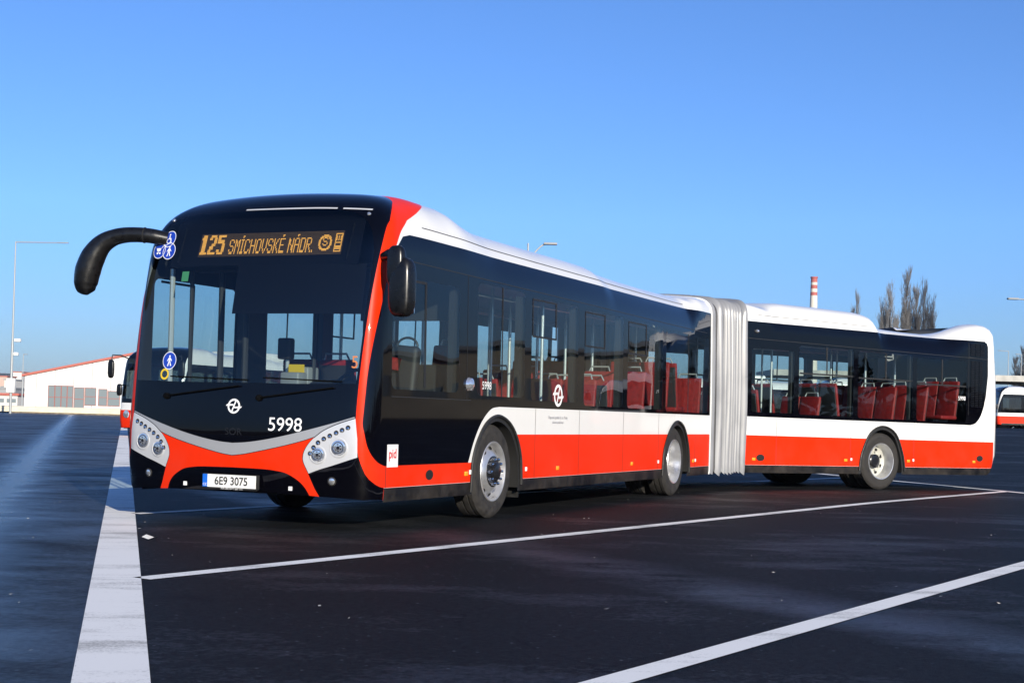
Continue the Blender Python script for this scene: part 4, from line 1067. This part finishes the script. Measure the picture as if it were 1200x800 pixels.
    val = math_('MULTIPLY', val, dk)
    vs = N('ShaderNodeTexVoronoi'); vs.inputs['Scale'].default_value = 34; L.new(tc.outputs['Object'], vs.inputs['Vector']); sc_ = N('ShaderNodeSeparateColor'); L.new(vs.outputs['Color'], sc_.inputs[0])
    peb = math_('MULTIPLY', rng(sc_.outputs[0], .955, .965, 0, 1), rng(vs.outputs['Distance'], .18, .34, 1, 0))                # pale stones in the surface
    val = math_('ADD', val, math_('MULTIPLY', peb, math_('MULTIPLY', sc_.outputs[1], .14)))
    cr = N('ShaderNodeCombineColor'); L.new(math_('MULTIPLY', val, .86), cr.inputs[0]); L.new(math_('MULTIPLY', val, .97), cr.inputs[1]); L.new(math_('MULTIPLY', val, 1.12), cr.inputs[2]); L.new(cr.outputs[0], b.inputs['Base Color'])
    bp = N('ShaderNodeBump'); bp.inputs['Strength'].default_value = .7; bp.inputs['Distance'].default_value = .012; L.new(fine, bp.inputs['Height']); L.new(bp.outputs[0], b.inputs['Normal'])
    M[name] = m
asphalt_mat('asphalt')
def paint_mat(name, col, dirt, wear=.0):
    m = bpy.data.materials.new(name); m.use_nodes = True; nt = m.node_tree; L = nt.links; b = nt.nodes['Principled BSDF']; tc = nt.nodes.new('ShaderNodeTexCoord')
    def nz(scale, det, rough, sc=(1, 1, 1)):
        mp = nt.nodes.new('ShaderNodeMapping'); mp.vector_type = 'TEXTURE'; mp.inputs['Rotation'].default_value = (0, 0, R(-58)); mp.inputs['Scale'].default_value = sc; L.new(tc.outputs['Object'], mp.inputs[0])
        n = nt.nodes.new('ShaderNodeTexNoise'); n.inputs['Scale'].default_value = scale; n.inputs['Detail'].default_value = det; n.inputs['Roughness'].default_value = rough; L.new(mp.outputs[0], n.inputs['Vector']); return n.outputs['Fac']
    def mth(op, *v):
        q = nt.nodes.new('ShaderNodeMath'); q.operation = op
        for i, x in enumerate(v):
            if isinstance(x, (int, float)): q.inputs[i].default_value = x
            else: L.new(x, q.inputs[i])
        return q.outputs[0]
    big = nz(1.3, 8, .66, (1.8, .6, 1)); grain = nz(70, 4, .75)
    r = nt.nodes.new('ShaderNodeValToRGB'); r.color_ramp.elements[0].position = .54; r.color_ramp.elements[0].color = (*[c*dirt for c in col], 1); r.color_ramp.elements[1].position = .72; r.color_ramp.elements[1].color = (*col, 1)
    L.new(mth('MULTIPLY_ADD', grain, .45, big), r.inputs[0]); L.new(r.outputs[0], b.inputs['Base Color']); b.inputs['Roughness'].default_value = .75; b.inputs['Specular IOR Level'].default_value = .0
    at = nt.nodes.new('ShaderNodeAttribute'); at.attribute_name = 'edge'
    chip = mth('GREATER_THAN', mth('MULTIPLY_ADD', at.outputs['Fac'], .07, mth('MULTIPLY_ADD', grain, .75, mth('MULTIPLY', nz(5, 5, .6), .35))), .735-wear)
    tr = nt.nodes.new('ShaderNodeBsdfTransparent'); mx = nt.nodes.new('ShaderNodeMixShader'); L.new(chip, mx.inputs[0]); L.new(b.outputs[0], mx.inputs[1]); L.new(tr.outputs[0], mx.inputs[2]); L.new(mx.outputs[0], nt.nodes['Material Output'].inputs[0]); M[name] = m
paint_mat('line_paint', (.90, .89, .85), .5)

def sheet(name, xs, ys, m, zf, kind='structure'):
    X, Y = np.meshgrid(xs, ys); V = np.column_stack([X.ravel(), Y.ravel(), zf(X.ravel(), Y.ravel())]); n = len(xs)
    F = [(j*n+i, j*n+i+1, (j+1)*n+i+1, (j+1)*n+i) for j in range(len(ys)-1) for i in range(n-1)]
    return tag(mesh_obj(name, V, F, m), kind=kind)
ax = np.concatenate([np.arange(-160, -20, 20), np.arange(-20, 120, 2.0), np.arange(120, 341, 20)]); ay = np.concatenate([np.arange(-240, -40, 20), np.arange(-40, 60, 2.0), np.arange(60, 301, 20)])
sheet('asphalt_yard', ax, ay, 'asphalt', gz)
mat('earth', (.10, .095, .07), .9, noise=.4, nscale=.05)
sheet('ground', np.linspace(-3500, 3500, 3), np.linspace(-3500, 3500, 3), 'earth', lambda x, y: x*0-.25)

def stripe(p0, p1, w, name='painted_line'):
    p0, p1 = np.array(p0), np.array(p1); d = (p1-p0)/np.linalg.norm(p1-p0); q = np.array([-d[1], d[0]])*w/2; n = max(2, int(np.linalg.norm(p1-p0)/1.0)+1); ed = min(.03/w, .3)*2
    P = np.array([p0+(p1-p0)*t+s*q for t in np.linspace(0, 1, n) for s in (-1, -1+ed, 1-ed, 1)]); V = np.column_stack([P, gz(P[:, 0], P[:, 1])+.004])
    o = mesh_obj(name, V, [(4*i+j, 4*i+j+1, 4*i+j+5, 4*i+j+4) for i in range(n-1) for j in range(3)], 'line_paint')
    at = o.data.attributes.new('edge', 'FLOAT', 'POINT'); at.data.foreach_set('value', np.tile([1., 0, 0, 1.], n))
    return tag(o, kind='structure')
n1 = np.array([-.621, .783]); d1 = np.array([.783, .621]); n2 = np.array([.149, .9888]); d2 = np.array([.9888, -.149])
stripe(n1*.995-d1*12, n1*.995+d1*95, .285, 'broad_line')
stripe(-n1*13.75-d1*6, -n1*13.75+d1*80, .20, 'rear_line')
for c, w in ((-2.41, .15), (-6.22, .155), (1.60, .13), (5.45, .13), (9.3, .13), (13.1, .13), (17.0, .13), (20.8, .13), (24.6, .13), (-10.1, .15)):
    t0 = (c*.682-.85)/.731; t1 = (c*.682+13.65)/.731; stripe(n2*c+d2*t0, n2*c+d2*t1, w, 'bay_line')

# litter blown over the yard
mat('litter', (.55, .52, .46), .8); V = []; F = []
for i in range(150):
    t = random.uniform(-10, 10); s = random.uniform(-7, 4); p = d1*t+n1*s+np.array([1, -1]); a = random.uniform(0, 6.28); r = random.uniform(.004, .012); n = len(V)
    for k in range(4): V.append((p[0]+r*math.cos(a+k*1.57)*(1.6 if k % 2 else .8), p[1]+r*math.sin(a+k*1.57)*(1.6 if k % 2 else .8), float(gz(p[0], p[1]))+.006+random.uniform(0, .008)))
    F.append((n, n+1, n+2, n+3))
tag(mesh_obj('leaf_litter', V, F, 'litter', smooth=False), 'tiny pale dry leaf scraps scattered over the dark asphalt', 'leaf litter', kind='stuff')
mat('paper', (.75, .74, .70), .8)
tag(mesh_obj('paper_scrap', [(-1.62, -.30, .008), (-1.55, -.33, .03), (-1.50, -.27, .012), (-1.53, -.21, .035), (-1.60, -.22, .02)], [(0, 1, 2), (0, 2, 3), (0, 3, 4)], 'paper', smooth=False), 'crumpled white paper scrap lying on the asphalt beside the broad line', 'paper scrap')

# ---------------------------------------------------------------- plain parked buses
def plain_bus(label):
    t = thing('parked_bus', label, 'bus', group='parked city buses'); sk = Skin()
    dom, ly = nose_layers(True); r = spread(layout(FP, dom, ly, .06), sk)
    s = Skin(); s.add(*r['windscreen'], 'glass_far'); s.build('windscreen', t)
    for sg in (-1, 1):
        rr = spread(layout(FCY[sg], *flank_layers(FCY[sg], FRONT_WINDOWS, True), .16), sk)
        for k, v in rr.items(): s = Skin(); s.add(*v, 'glass_far'); s.build('side_window', t)
    A_ = outline(hull_front, XF_END, 60); Nn = np.repeat([[1., 0, 0]], len(A_), 0)
    o = sk.build('body', t)
    mesh_obj('tail_panel', A_, [tuple(range(len(A_)))[::-1]], 'white', t)
    mb = MB().box((XF_END+.01, 0, 1.85), (.02, 2.1, 1.1), 'black'); mb.build('rear_window', t)
    mb = MB().box((5.2, 0, .40), (9.4, 2.3, .05), 'floor'); mb.build('floor', t)
    for x in (AX1, AX2):
        for sg in (-1, 1):
            w = MB(); w.lathe(tyre_prof(.4655, .275), 'tyre', (x, sg*1.10, .4655), n=32, sg=sg); w.lathe([(.293, .11), (.28, .13), (.25, .06), (.1, .08), (.001, .08)], 'rim', (x, sg*1.10, .4655), n=24, sg=sg); w.build('wheel', t)
    for sg in (-1, 1):
        hl = MB(); p, n = nose_pt(sg*.9, .74); disc_at(hl, p, n, [(.14, 0), (.12, .02), (.001, .03)], 'lens', 20); hl.build('headlight', t)
        m = MB(); p, n = nose_pt(sg*1.1, 2.6); m.tube([p, p+Vector((-.30, sg*.10, .10)), p+Vector((-.48, sg*.30, .10)), p+Vector((-.50, sg*.33, -.1))], .022, 'mirror_black', 6); egg(m, p+Vector((-.50, sg*.33, -.36)), (.12, .24, .62), 'mirror_black', 3.4); egg(m, p+Vector((-.30, sg*.12, -1.05)), (.10, .20, .40), 'mirror_black', 3.4); m.tube([p+Vector((.05, 0, -.9)), p+Vector((-.30, sg*.12, -.88))], .018, 'mirror_black', 6); m.build('wing_mirror', t)
    b_ = MB(); b_.box((5.8, 0, 2.93), (2.6, 1.6, .30), 'white', None, .08); b_.build('roof_unit', t)
    return t
pb = plain_bus('parked white and red bus whose nose and mirrors show just left of the articulated bus')
def park(o, x, y, rot, label=None, group=None):
    o.location = (x, y, float(gz(np.array(x), np.array(y)))); o.rotation_euler = (0, 0, rot)
    if label: o['label'] = label
    return o
park(pb, 29.5, 23.66, 0)
park(copy_tree(pb), 102.0, 4.6, R(-66), 'white bus with a red skirt parked far away beyond the tail of the articulated bus')
park(copy_tree(pb), 40.3, 14.6, R(-8), 'parked bus seen through the windscreen and front windows of the articulated bus')
park(copy_tree(pb), 52.5, 16.0, R(-62), 'parked bus seen broadside through the front section windows, just ahead of the bellows')
park(copy_tree(pb), 88.8, 14.2, R(-64), 'parked bus seen broadside through the rear section windows of the articulated bus')
for x, y, lab in ((63.4, -23.3, 'parked bus mirrored in the articulated bus windows near the bellows'), (69.0, -12.2, 'parked bus mirrored in the middle side windows of the articulated bus')):
    park(copy_tree(pb), x, y, R(63), lab)

# ---------------------------------------------------------------- far things
mat('wall_white', (.74, .74, .72), .7, noise=.06, nscale=.6); mat('trim_red', (.42, .12, .09), .6); mat('glazing', (.20, .235, .25), .12, spec=.7); mat('frame_red', (.34, .12, .10), .6); mat('concrete', (.42, .41, .38), .85, noise=.2, nscale=1.5); mat('cream_wall', (.66, .60, .45), .85, noise=.12, nscale=1.2)
mat('verge', (.16, .13, .09), .95, noise=.4, nscale=2); mat('galv', (.33, .35, .36), .5, metal=.2); mat('hill_wood', (.030, .034, .028), .95, noise=.5, nscale=.03); mat('city_white', (.62, .60, .56), .8); mat('city_pink', (.50, .36, .30), .8); mat('city_grey', (.30, .31, .32), .8); mat('beige', (.42, .36, .26), .85, noise=.15, nscale=.4)
def box_on(mb, a, b, z0, z1, th, m):          # upright slab from a to b on plan, th thick away from the camera
    a, b = Vector((*a[:2], 0)), Vector((*b[:2], 0)); d = (b-a).normalized(); q = Vector((-d.y, d.x, 0)); 
    if q.dot(a-Vector((CAM.x, CAM.y, 0))) < 0: q = -q
    q *= th
    P = [a, b, b+q, a+q]; V = [p+Vector((0, 0, z)) for z in (z0, z1) for p in P]
    mb.add(V, [(0, 1, 5, 4), (1, 2, 6, 5), (2, 3, 7, 6), (3, 0, 4, 7), (4, 5, 6, 7), (3, 2, 1, 0)], m)
wa, wb = np.array(ahead(0, 484, 150))[:2], np.array(ahead(150, 484, 150))[:2]; wd = (wb-wa)/np.linalg.norm(wb-wa); wl, wr = wa-wd*60, wb+wd*45
mb = MB(); box_on(mb, wl, wr, -.1, .62, .35, 'cream_wall'); box_on(mb, wl+np.array([.1, -.15])*0, wr, .62, .70, .42, 'concrete'); tag(mb.build('boundary_wall'), 'low cream wall along the far edge of the yard, below the white hall', 'wall')
mb = MB(); nb_ = np.array([wd[1], -wd[0]]); nb_ = nb_ if nb_ @ (np.array([CAM.x, CAM.y])-wa) > 0 else -nb_
box_on(mb, wl+nb_*3.0, wr+nb_*3.0, -.1, .13, 2.9, 'verge'); tag(mb.build('verge'), kind='structure')

def hall():
    def at(px, py, dep=165): v = ahead(px, py, dep); return v
    base = Vector((at(28, 483).x, at(28, 483).y, 0)); e = at(178, 483); d = Vector((e.x-base.x, e.y-base.y, 0)).normalized(); q = Vector((-d.y, d.x, 0)); 
    if q.dot(base-CAM) < 0: q = -q
    W = (Vector((e.x, e.y, 0))-base).length; t = thing('white_hall', 'white hall with sloping red roof edge behind the low wall at far left', 'building', base)
    hz = lambda s: 4.05+(s/W)*3.2
    P = lambda s, z, o=0: d*s+q*o+Vector((0, 0, z))
    mb = MB(); V = [P(0, 0), P(W, 0), P(W, hz(W)), P(0, hz(0)), P(0, 0, 22), P(W, 0, 22), P(W, hz(W), 22), P(0, hz(0), 22), P(2*W, 0), P(2*W, 4.05), P(2*W, 0, 22), P(2*W, 4.05, 22)]
    mb.add(V, [(0, 1, 2, 3), (1, 8, 9, 2), (0, 3, 7, 4), (4, 7, 6, 5), (5, 6, 11, 10), (8, 10, 11, 9)], 'wall_white'); mb.build('wall', t)
    mb = MB()
    for s0, s1, a, b in ((-.3, W, hz(0), hz(W)), (W, 2*W+.3, hz(W), 4.05)):
        Vv = [P(s0, a-.12, -.25), P(s1, b-.12, -.25), P(s1, b+.14, -.25), P(s0, a+.14, -.25), P(s0, a-.12, 22.2), P(s1, b-.12, 22.2), P(s1, b+.14, 22.2), P(s0, a+.14, 22.2)]
        mb.add(Vv, [(0, 1, 2, 3), (3, 2, 6, 7), (0, 4, 5, 1), (4, 7, 6, 5), (0, 3, 7, 4), (1, 5, 6, 2)], 'trim_red')
    mb.build('roof', t)
    mb = MB(); s = 1.3
    while s < W: mb.add([P(s-.035, .0, -.02), P(s+.035, 0, -.02), P(s+.035, hz(s)-.1, -.02), P(s-.035, hz(s)-.1, -.02)], [(0, 1, 2, 3)], 'city_grey'); s += 2.05
    mb.build('wall_joints', t)
    sc = 165/1749.
    for x0, x1, z0, z1 in ((56, 63.5, .45, 3.05), (63.9, 71, .45, 3.05), (71.4, 78, .45, 3.05), (78.4, 85, .45, 3.05), (86.5, 98, .3, 2.9), (99, 112, .9, 2.9), (115, 125, .9, 2.8), (126, 140, .9, 2.6)):
        s0, s1 = (x0-28)*sc, (x1-28)*sc; g_ = MB(); g_.add([P(s0, z0, -.04), P(s1, z0, -.04), P(s1, z1, -.04), P(s0, z1, -.04)], [(0, 1, 2, 3)], 'glazing'); go = g_.build('window', t)
        fr = MB()
        for a0, a1, c0, c1 in ((s0-.03, s0+.03, z0, z1), (s1-.03, s1+.03, z0, z1), (s0, s1, z1-.06, z1), (s0, s1, z0, z0+.06), (s0, s1, (z0+z1)/2-.03, (z0+z1)/2+.03)): fr.add([P(a0, c0, -.07), P(a1, c0, -.07), P(a1, c1, -.07), P(a0, c1, -.07)], [(0, 1, 2, 3)], 'frame_red')
        fr.build('window_frame', go)
hall()

def lamp(px, base_py, top_py, dep, end_px, label, h_extra=0, cams=False, curved=False, base=None, r=.09):
    a = ahead(px, top_py, dep); e = ahead(end_px, top_py, dep); b = Vector((a.x, a.y, base if base is not None else 0)); t = thing('street_lamp', label, 'street lamp', b, group='lamps of the yard')
    H = a.z-b.z; L_ = Vector((e.x-a.x, e.y-a.y, 0))
    mb = MB(); mb.tube([(0, 0, 0), (0, 0, H*.4), (0, 0, H*.42), (0, 0, H)], [r, r, r*.75, r*.5], 'galv', 10); mb.build('pole', t)
    mb = MB()
    if curved: mb.tube([Vector((0, 0, H-1.0))]+[Vector((0, 0, H-1.0))+L_*s*.9+Vector((0, 0, 1.0*math.sin(s*PI/2)**.7)) for s in np.linspace(.1, 1, 8)], r*.5, 'galv', 8)
    else: mb.tube([(0, 0, H-.05), L_*.98+Vector((0, 0, H))], [r*.5, r*.38], 'galv', 8)
    mb.build('arm', t)
    hd = MB(); ln = max(.55, min(1.0, L_.length*.35)); rt = Matrix.Rotation(math.atan2(L_.y, L_.x), 4, 'Z'); hd.box(L_+Vector((0, 0, H)), (ln, .26, .09), 'city_grey', rt, .03); hd.build('lamp_head', t)
    if cams:
        for dz, s in ((H*.42, .8), (H*.34, .6)):
            m = MB(); m.tube([(0, 0, dz), L_.normalized()*.35+Vector((0, 0, dz+.05))], .04, 'galv', 6); m.box(L_.normalized()*s*.6+Vector((0, 0, dz+.1)), (.7*s, .5*s, .3), 'wall_white', rt, .05); m.build('floodlight', t)
        m = MB(); m.box((0, 0, 2.6), (.75, .5, 1.3), 'wall_white', rt, .03); m.build('control_box', t)
    return t
lamp(18.5, 483, 283, 138, 74, 'tall slim grey lamp with a long level arm by the white hall at far left', cams=True, r=.12)
lamp(27.5, 483, 415, 215, 30, 'short thin lamp post at the left end of the white hall', r=.10)
lamp(619, 488, 285, 60, 645, 'curved lamp arm rising just above the front roof of the articulated bus', curved=True, base=.2, r=.07)
lamp(1222, 500, 351, 75, 1187, 'lamp head reaching in at the right edge above the tail of the bus', base=1.0, r=.08)
lamp(1182, 500, 411, 220, 1172, 'small distant lamp just right of the bus tail', base=1.1, r=.10)
lamp(1197, 500, 415, 230, 1192, 'small distant lamp in front of the bare tree at the right edge', base=1.1, r=.10)

def chimney():
    p = ahead(950, 500, 420); b = Vector((p.x, p.y, 0)); t = thing('chimney', 'tall red and white banded factory chimney behind the rear section of the bus', 'chimney', b); H = ahead(950, 324, 420).z; k = 420/1749.
    z = lambda py: H-(py-324)*k
    mb = MB(); rr = lambda h: 1.8-.92*h/H
    def band(z0, z1, m): mb.lathe([(rr(z0), z0), (rr(z1), z1)], m, axis='z', n=28)
    mat('chim_white', (.62, .58, .50), .8, noise=.1, nscale=.5); mat('chim_red', (.40, .11, .10), .8)
    band(0, z(346), 'chim_white'); band(z(346), z(342), 'chim_red'); band(z(342), z(338), 'chim_white'); band(z(338), z(333.7), 'chim_red'); band(z(333.7), z(330.5), 'chim_white'); band(z(330.5), z(324), 'chim_red')
    mb.build('shaft', t); m2 = MB(); m2.lathe([(rr(H), H-.3), (rr(H)+.18, H-.3), (rr(H)+.18, H), (rr(H)*.7, H), (rr(H)*.7, H-1)], 'chim_red', axis='z', n=28); m2.build('rim', t)
chimney()

mat('bark', (.13, .105, .085), .95, noise=.3, nscale=3); mat('twig', (.15, .147, .148), .95, noise=.35, nscale=.8)
def poplar(seed, H):
    rn = random.Random(seed); t = bpy.data.objects.new('bare_poplar', None); link(t)
    tr = MB(); stems = [(0, 0)]+[(rn.uniform(0, 6.28), rn.uniform(.8, 1.5)) for _ in range(4)]; pts0 = []
    for k, (a, off) in enumerate(stems):
        h = H*(1 if k == 0 else rn.uniform(.72, .93)); P = [Vector((off*math.cos(a)*min(1, s*2.2)+rn.uniform(-.08, .08), off*math.sin(a)*min(1, s*2.2)+rn.uniform(-.08, .08), s*h)) for s in np.linspace(0, 1, 9)]
        tr.tube(P, [max(.02, (.20 if k == 0 else .12)*(1-s)**.8) for s in np.linspace(0, 1, 9)], 'bark', 7); pts0.append((P, h))
    tr.build('trunk', t)
    cr = MB()
    def twig(p, d, L, r, dep):
        q = p+d*L*.5+Vector((rn.uniform(-.1, .1), rn.uniform(-.1, .1), .04*L))*min(1, L); e = p+d*L*.75+Vector((rn.uniform(-.06, .06)*L, rn.uniform(-.06, .06)*L, L*.28))
        cr.tube([p, q, e], [r, r*.65, r*.2], 'twig', 3, False)
        if dep: 
            for _ in range(rn.choice((5, 6, 7))):
                s = rn.uniform(.15, .95); b = p.lerp(q, s*2) if s < .5 else q.lerp(e, s*2-1); a = rn.uniform(0, 6.28); tl = rn.uniform(.22, .42)
                twig(b, (d*.6+Vector((math.cos(a)*tl, math.sin(a)*tl, .55))).normalized(), L*rn.uniform(.30, .55), r*.62, dep-1)
    for P, h in pts0:
        for i in range(130):
            s = rn.uniform(.10, .93); f = s*8; b = P[int(f)].lerp(P[min(8, int(f)+1)], f-int(f)); a = rn.uniform(0, 6.28); tl = rn.uniform(.22, .38)
            twig(b, Vector((math.cos(a)*tl, math.sin(a)*tl, 1)).normalized(), h*rn.uniform(.14, .25)*(1.15-s*.75), .034*(1.1-s*.6), 2)
    cr.build('crown', t); return t
proto = [poplar(11, 19), poplar(23, 19)]
for i, (px, top, dep, wk, lab) in enumerate(((1001, 334, 180, .52, 'smallest bare poplar, standing alone between the chimney and the poplar clump'), (1040, 319, 180, .78, 'leftmost bare poplar of the clump behind the bus tail'), (1060, 306, 182, .80, 'tallest bare poplar, in the middle of the clump behind the bus tail'), (1079, 315, 181, .74, 'rightmost bare poplar of the clump behind the bus tail'), (1197, 402, 260, 1.2, 'bare tree at the right edge of the picture beyond the parked bus'))):
    p = ahead(px, 505, dep); Ht = (ahead(px, top, dep).z-.8)*.93; o = proto[i] if i < 2 else copy_tree(proto[i % 2])
    o.location = (p.x, p.y, .8); k = Ht/19; o.scale = (k*wk*1.15, k*wk*1.15, k); o.rotation_euler = (0, 0, i*1.7); tag(o, lab, 'tree', 'bare poplars')

# flyover at the far right, hedge and distant town
def at0(px, py, dep): v = ahead(px, py, dep); return (v.x, v.y)
t = thing('flyover', 'pale concrete flyover deck with dark shade beneath, at the far right', 'bridge', (*at0(1150, 500, 125), 0)); o_ = Vector((*at0(1150, 500, 125), 0))
a, b = Vector((*at0(905, 500, 125), 0))-o_, Vector((*at0(1500, 500, 125), 0))-o_
def slab(mb, z0, z1, th, m, off=0):
    d = (b-a).normalized(); q = Vector((-d.y, d.x, 0)); q = q if q.dot(o_-CAM) > 0 else -q; P = [a+q*off, b+q*off, b+q*(off+th), a+q*(off+th)]
    mb.add([p+Vector((0, 0, z)) for z in (z0, z1) for p in P], [(0, 1, 5, 4), (1, 2, 6, 5), (2, 3, 7, 6), (3, 0, 4, 7), (4, 5, 6, 7), (3, 2, 1, 0)], m)
mb = MB(); slab(mb, 5.05, 5.55, 9, 'concrete'); mb.build('deck', t)
d = (b-a)
for i in range(9): mb = MB(); mb.tube([a+d*(i+.5)/9+Vector((0, 0, 0))+(o_-CAM).normalized()*3, a+d*(i+.5)/9+Vector((0, 0, 5.1))+(o_-CAM).normalized()*3], .5, 'concrete', 14); mb.build('pier', t)
def hedge(name, P0, P1, h, th, label, cat, seed, n=2600):
    rn = np.random.RandomState(seed); P0, P1 = np.array(P0[:2]), np.array(P1[:2]); V = []; F = []; d = P1-P0; L_ = np.linalg.norm(d); q = np.array([-d[1], d[0]])/L_
    for i in range(n):
        s = rn.rand(); hh = h*(.62+.38*math.sin(s*L_*.21)*math.sin(s*L_*.083+1)+.12*math.sin(s*L_*.9)); p = np.append(P0+d*s+q*rn.uniform(-.5, .5)*th, hh*rn.rand()**.6); r = rn.uniform(.35, .8)
        e1 = rn.normal(size=3); e1 /= np.linalg.norm(e1); e2 = np.cross(e1, rn.normal(size=3)); e2 /= np.linalg.norm(e2); k = len(V)
        V += [p-e1*r, p+e2*r*.6, p+e1*r, p-e2*r*.6]; F.append((k, k+1, k+2, k+3))
    return tag(mesh_obj(name, V, F, 'hedge', smooth=False), label, cat, kind='stuff')
mat('hedge', (.045, .050, .028), .95, noise=.5, nscale=.4)
hedge('thicket', at0(880, 500, 142), at0(1560, 500, 142), 4.6, 6, 'dark thicket in the shade under the flyover at the far right', 'thicket', 4)
hedge('tree_belt', (30, -90, 0), (140, -36, 0), 7.5, 10, 'dark belt of trees mirrored in the side windows of the bus', 'trees', 5, 4200)
hedge('tree_belt', (-70, -120, 0), (30, -90, 0), 7.5, 10, 'dark belt of trees mirrored in the driver window of the bus', 'trees', 6, 3600)
t = thing('depot_hall', 'long beige hall mirrored in the middle side windows of the bus', 'building', (90, -40, 0), R(63)); mb = MB(); mb.box((0, 0, 3.2), (34, 12, 6.4), 'beige'); mb.build('wall', t)
mb = MB(); mb.box((0, 0, 6.55), (34.6, 12.6, .3), 'city_grey'); mb.build('roof', t)
for i in range(8): mb = MB(); mb.box((-14+i*4, 6.02, 3.4), (2.4, .06, 1.8), 'glazing'); mb.build('window', t)

rn = random.Random(5)
for i, (x0, x1, y0, y1, dep, m, lab) in enumerate(((-14, 7, 441, 476, 640, 'city_pink', 'pale pink block in the distant town at the left edge'), (4, 13, 445, 470, 560, 'city_white', 'small white block in the distant town near the left edge'), (14, 24, 436, 474, 700, 'city_white', 'tallest white block in the distant town beside the tall lamp'), (-20, 16, 455, 478, 420, 'city_grey', 'low grey shed in front of the distant town at the left edge'), (-8, 20, 463, 481, 260, 'city_white', 'long low white shed just beyond the wall at the left edge'))):
    p = ahead(x0, 480, dep); q_ = ahead(x1, 480, dep); z1 = ahead((x0+x1)/2, y0, dep).z; t = thing('distant_building', lab, 'building', (p.x, p.y, 0), group='distant town'); dv = Vector((q_.x-p.x, q_.y-p.y, 0)); w = dv.length
    rt = math.atan2(dv.y, dv.x); t.rotation_euler = (0, 0, rt); mb = MB(); mb.box((w/2, 6, z1/2), (w, 12, z1), m); mb.build('wall', t); mb = MB(); mb.box((w/2, 6, z1+.2), (w+.6, 12.6, .4), 'trim_red' if i % 2 == 0 else 'city_grey'); mb.build('roof', t)
    for k in range(max(2, int(w/4))): mb = MB(); mb.box(((k+.5)*w/max(2, int(w/4)), -.03, z1*.6), (1.6, .08, min(1.4, z1*.3)), 'glazing'); mb.build('window', t)
# wooded hills closing the view all round
def hills(name, r0, h0, a0, a1, seed, n=160):
    rn = np.random.RandomState(seed); V = []; F = []; fr = rn.uniform(0, 6.28, 8)
    for i in range(n+1):
        a = a0+(a1-a0)*i/n; h = h0*(.75+.18*math.sin(a*5+fr[0])+.10*math.sin(a*13+fr[1])+.05*math.sin(a*31+fr[2])+.02*rn.rand())
        for rr_, hh in ((r0, -2), (r0*1.04, h*.55), (r0*1.10, h*.92), (r0*1.16, h), (r0*1.4, h*.6)): V.append((CAM.x+rr_*math.cos(a), CAM.y+rr_*math.sin(a), hh))
    for i in range(n):
        for j in range(4): F.append((i*5+j, (i+1)*5+j, (i+1)*5+j+1, i*5+j+1))
    return tag(mesh_obj(name, V, F, 'hill_wood'), kind='structure')
hills('distant_hill', 2300, 62, R(20), R(75), 2)
hills('wooded_hill', 420, 21, R(100), R(350), 8, 320)

# thin winter haze over the whole valley
hm = bpy.data.materials.new('haze'); hm.use_nodes = True; hm.node_tree.nodes.clear()
ho = hm.node_tree.nodes.new('ShaderNodeOutputMaterial'); hv = hm.node_tree.nodes.new('ShaderNodeVolumePrincipled'); hv.inputs['Color'].default_value = (.78, .86, .96, 1); hv.inputs['Density'].default_value = .00012; hv.inputs['Anisotropy'].default_value = .2
hm.node_tree.links.new(hv.outputs[0], ho.inputs['Volume']); M['haze'] = hm
mb = MB(); mb.box((0, 0, 39), (7200, 7200, 84), 'haze'); tag(mb.build('haze'), kind='stuff')
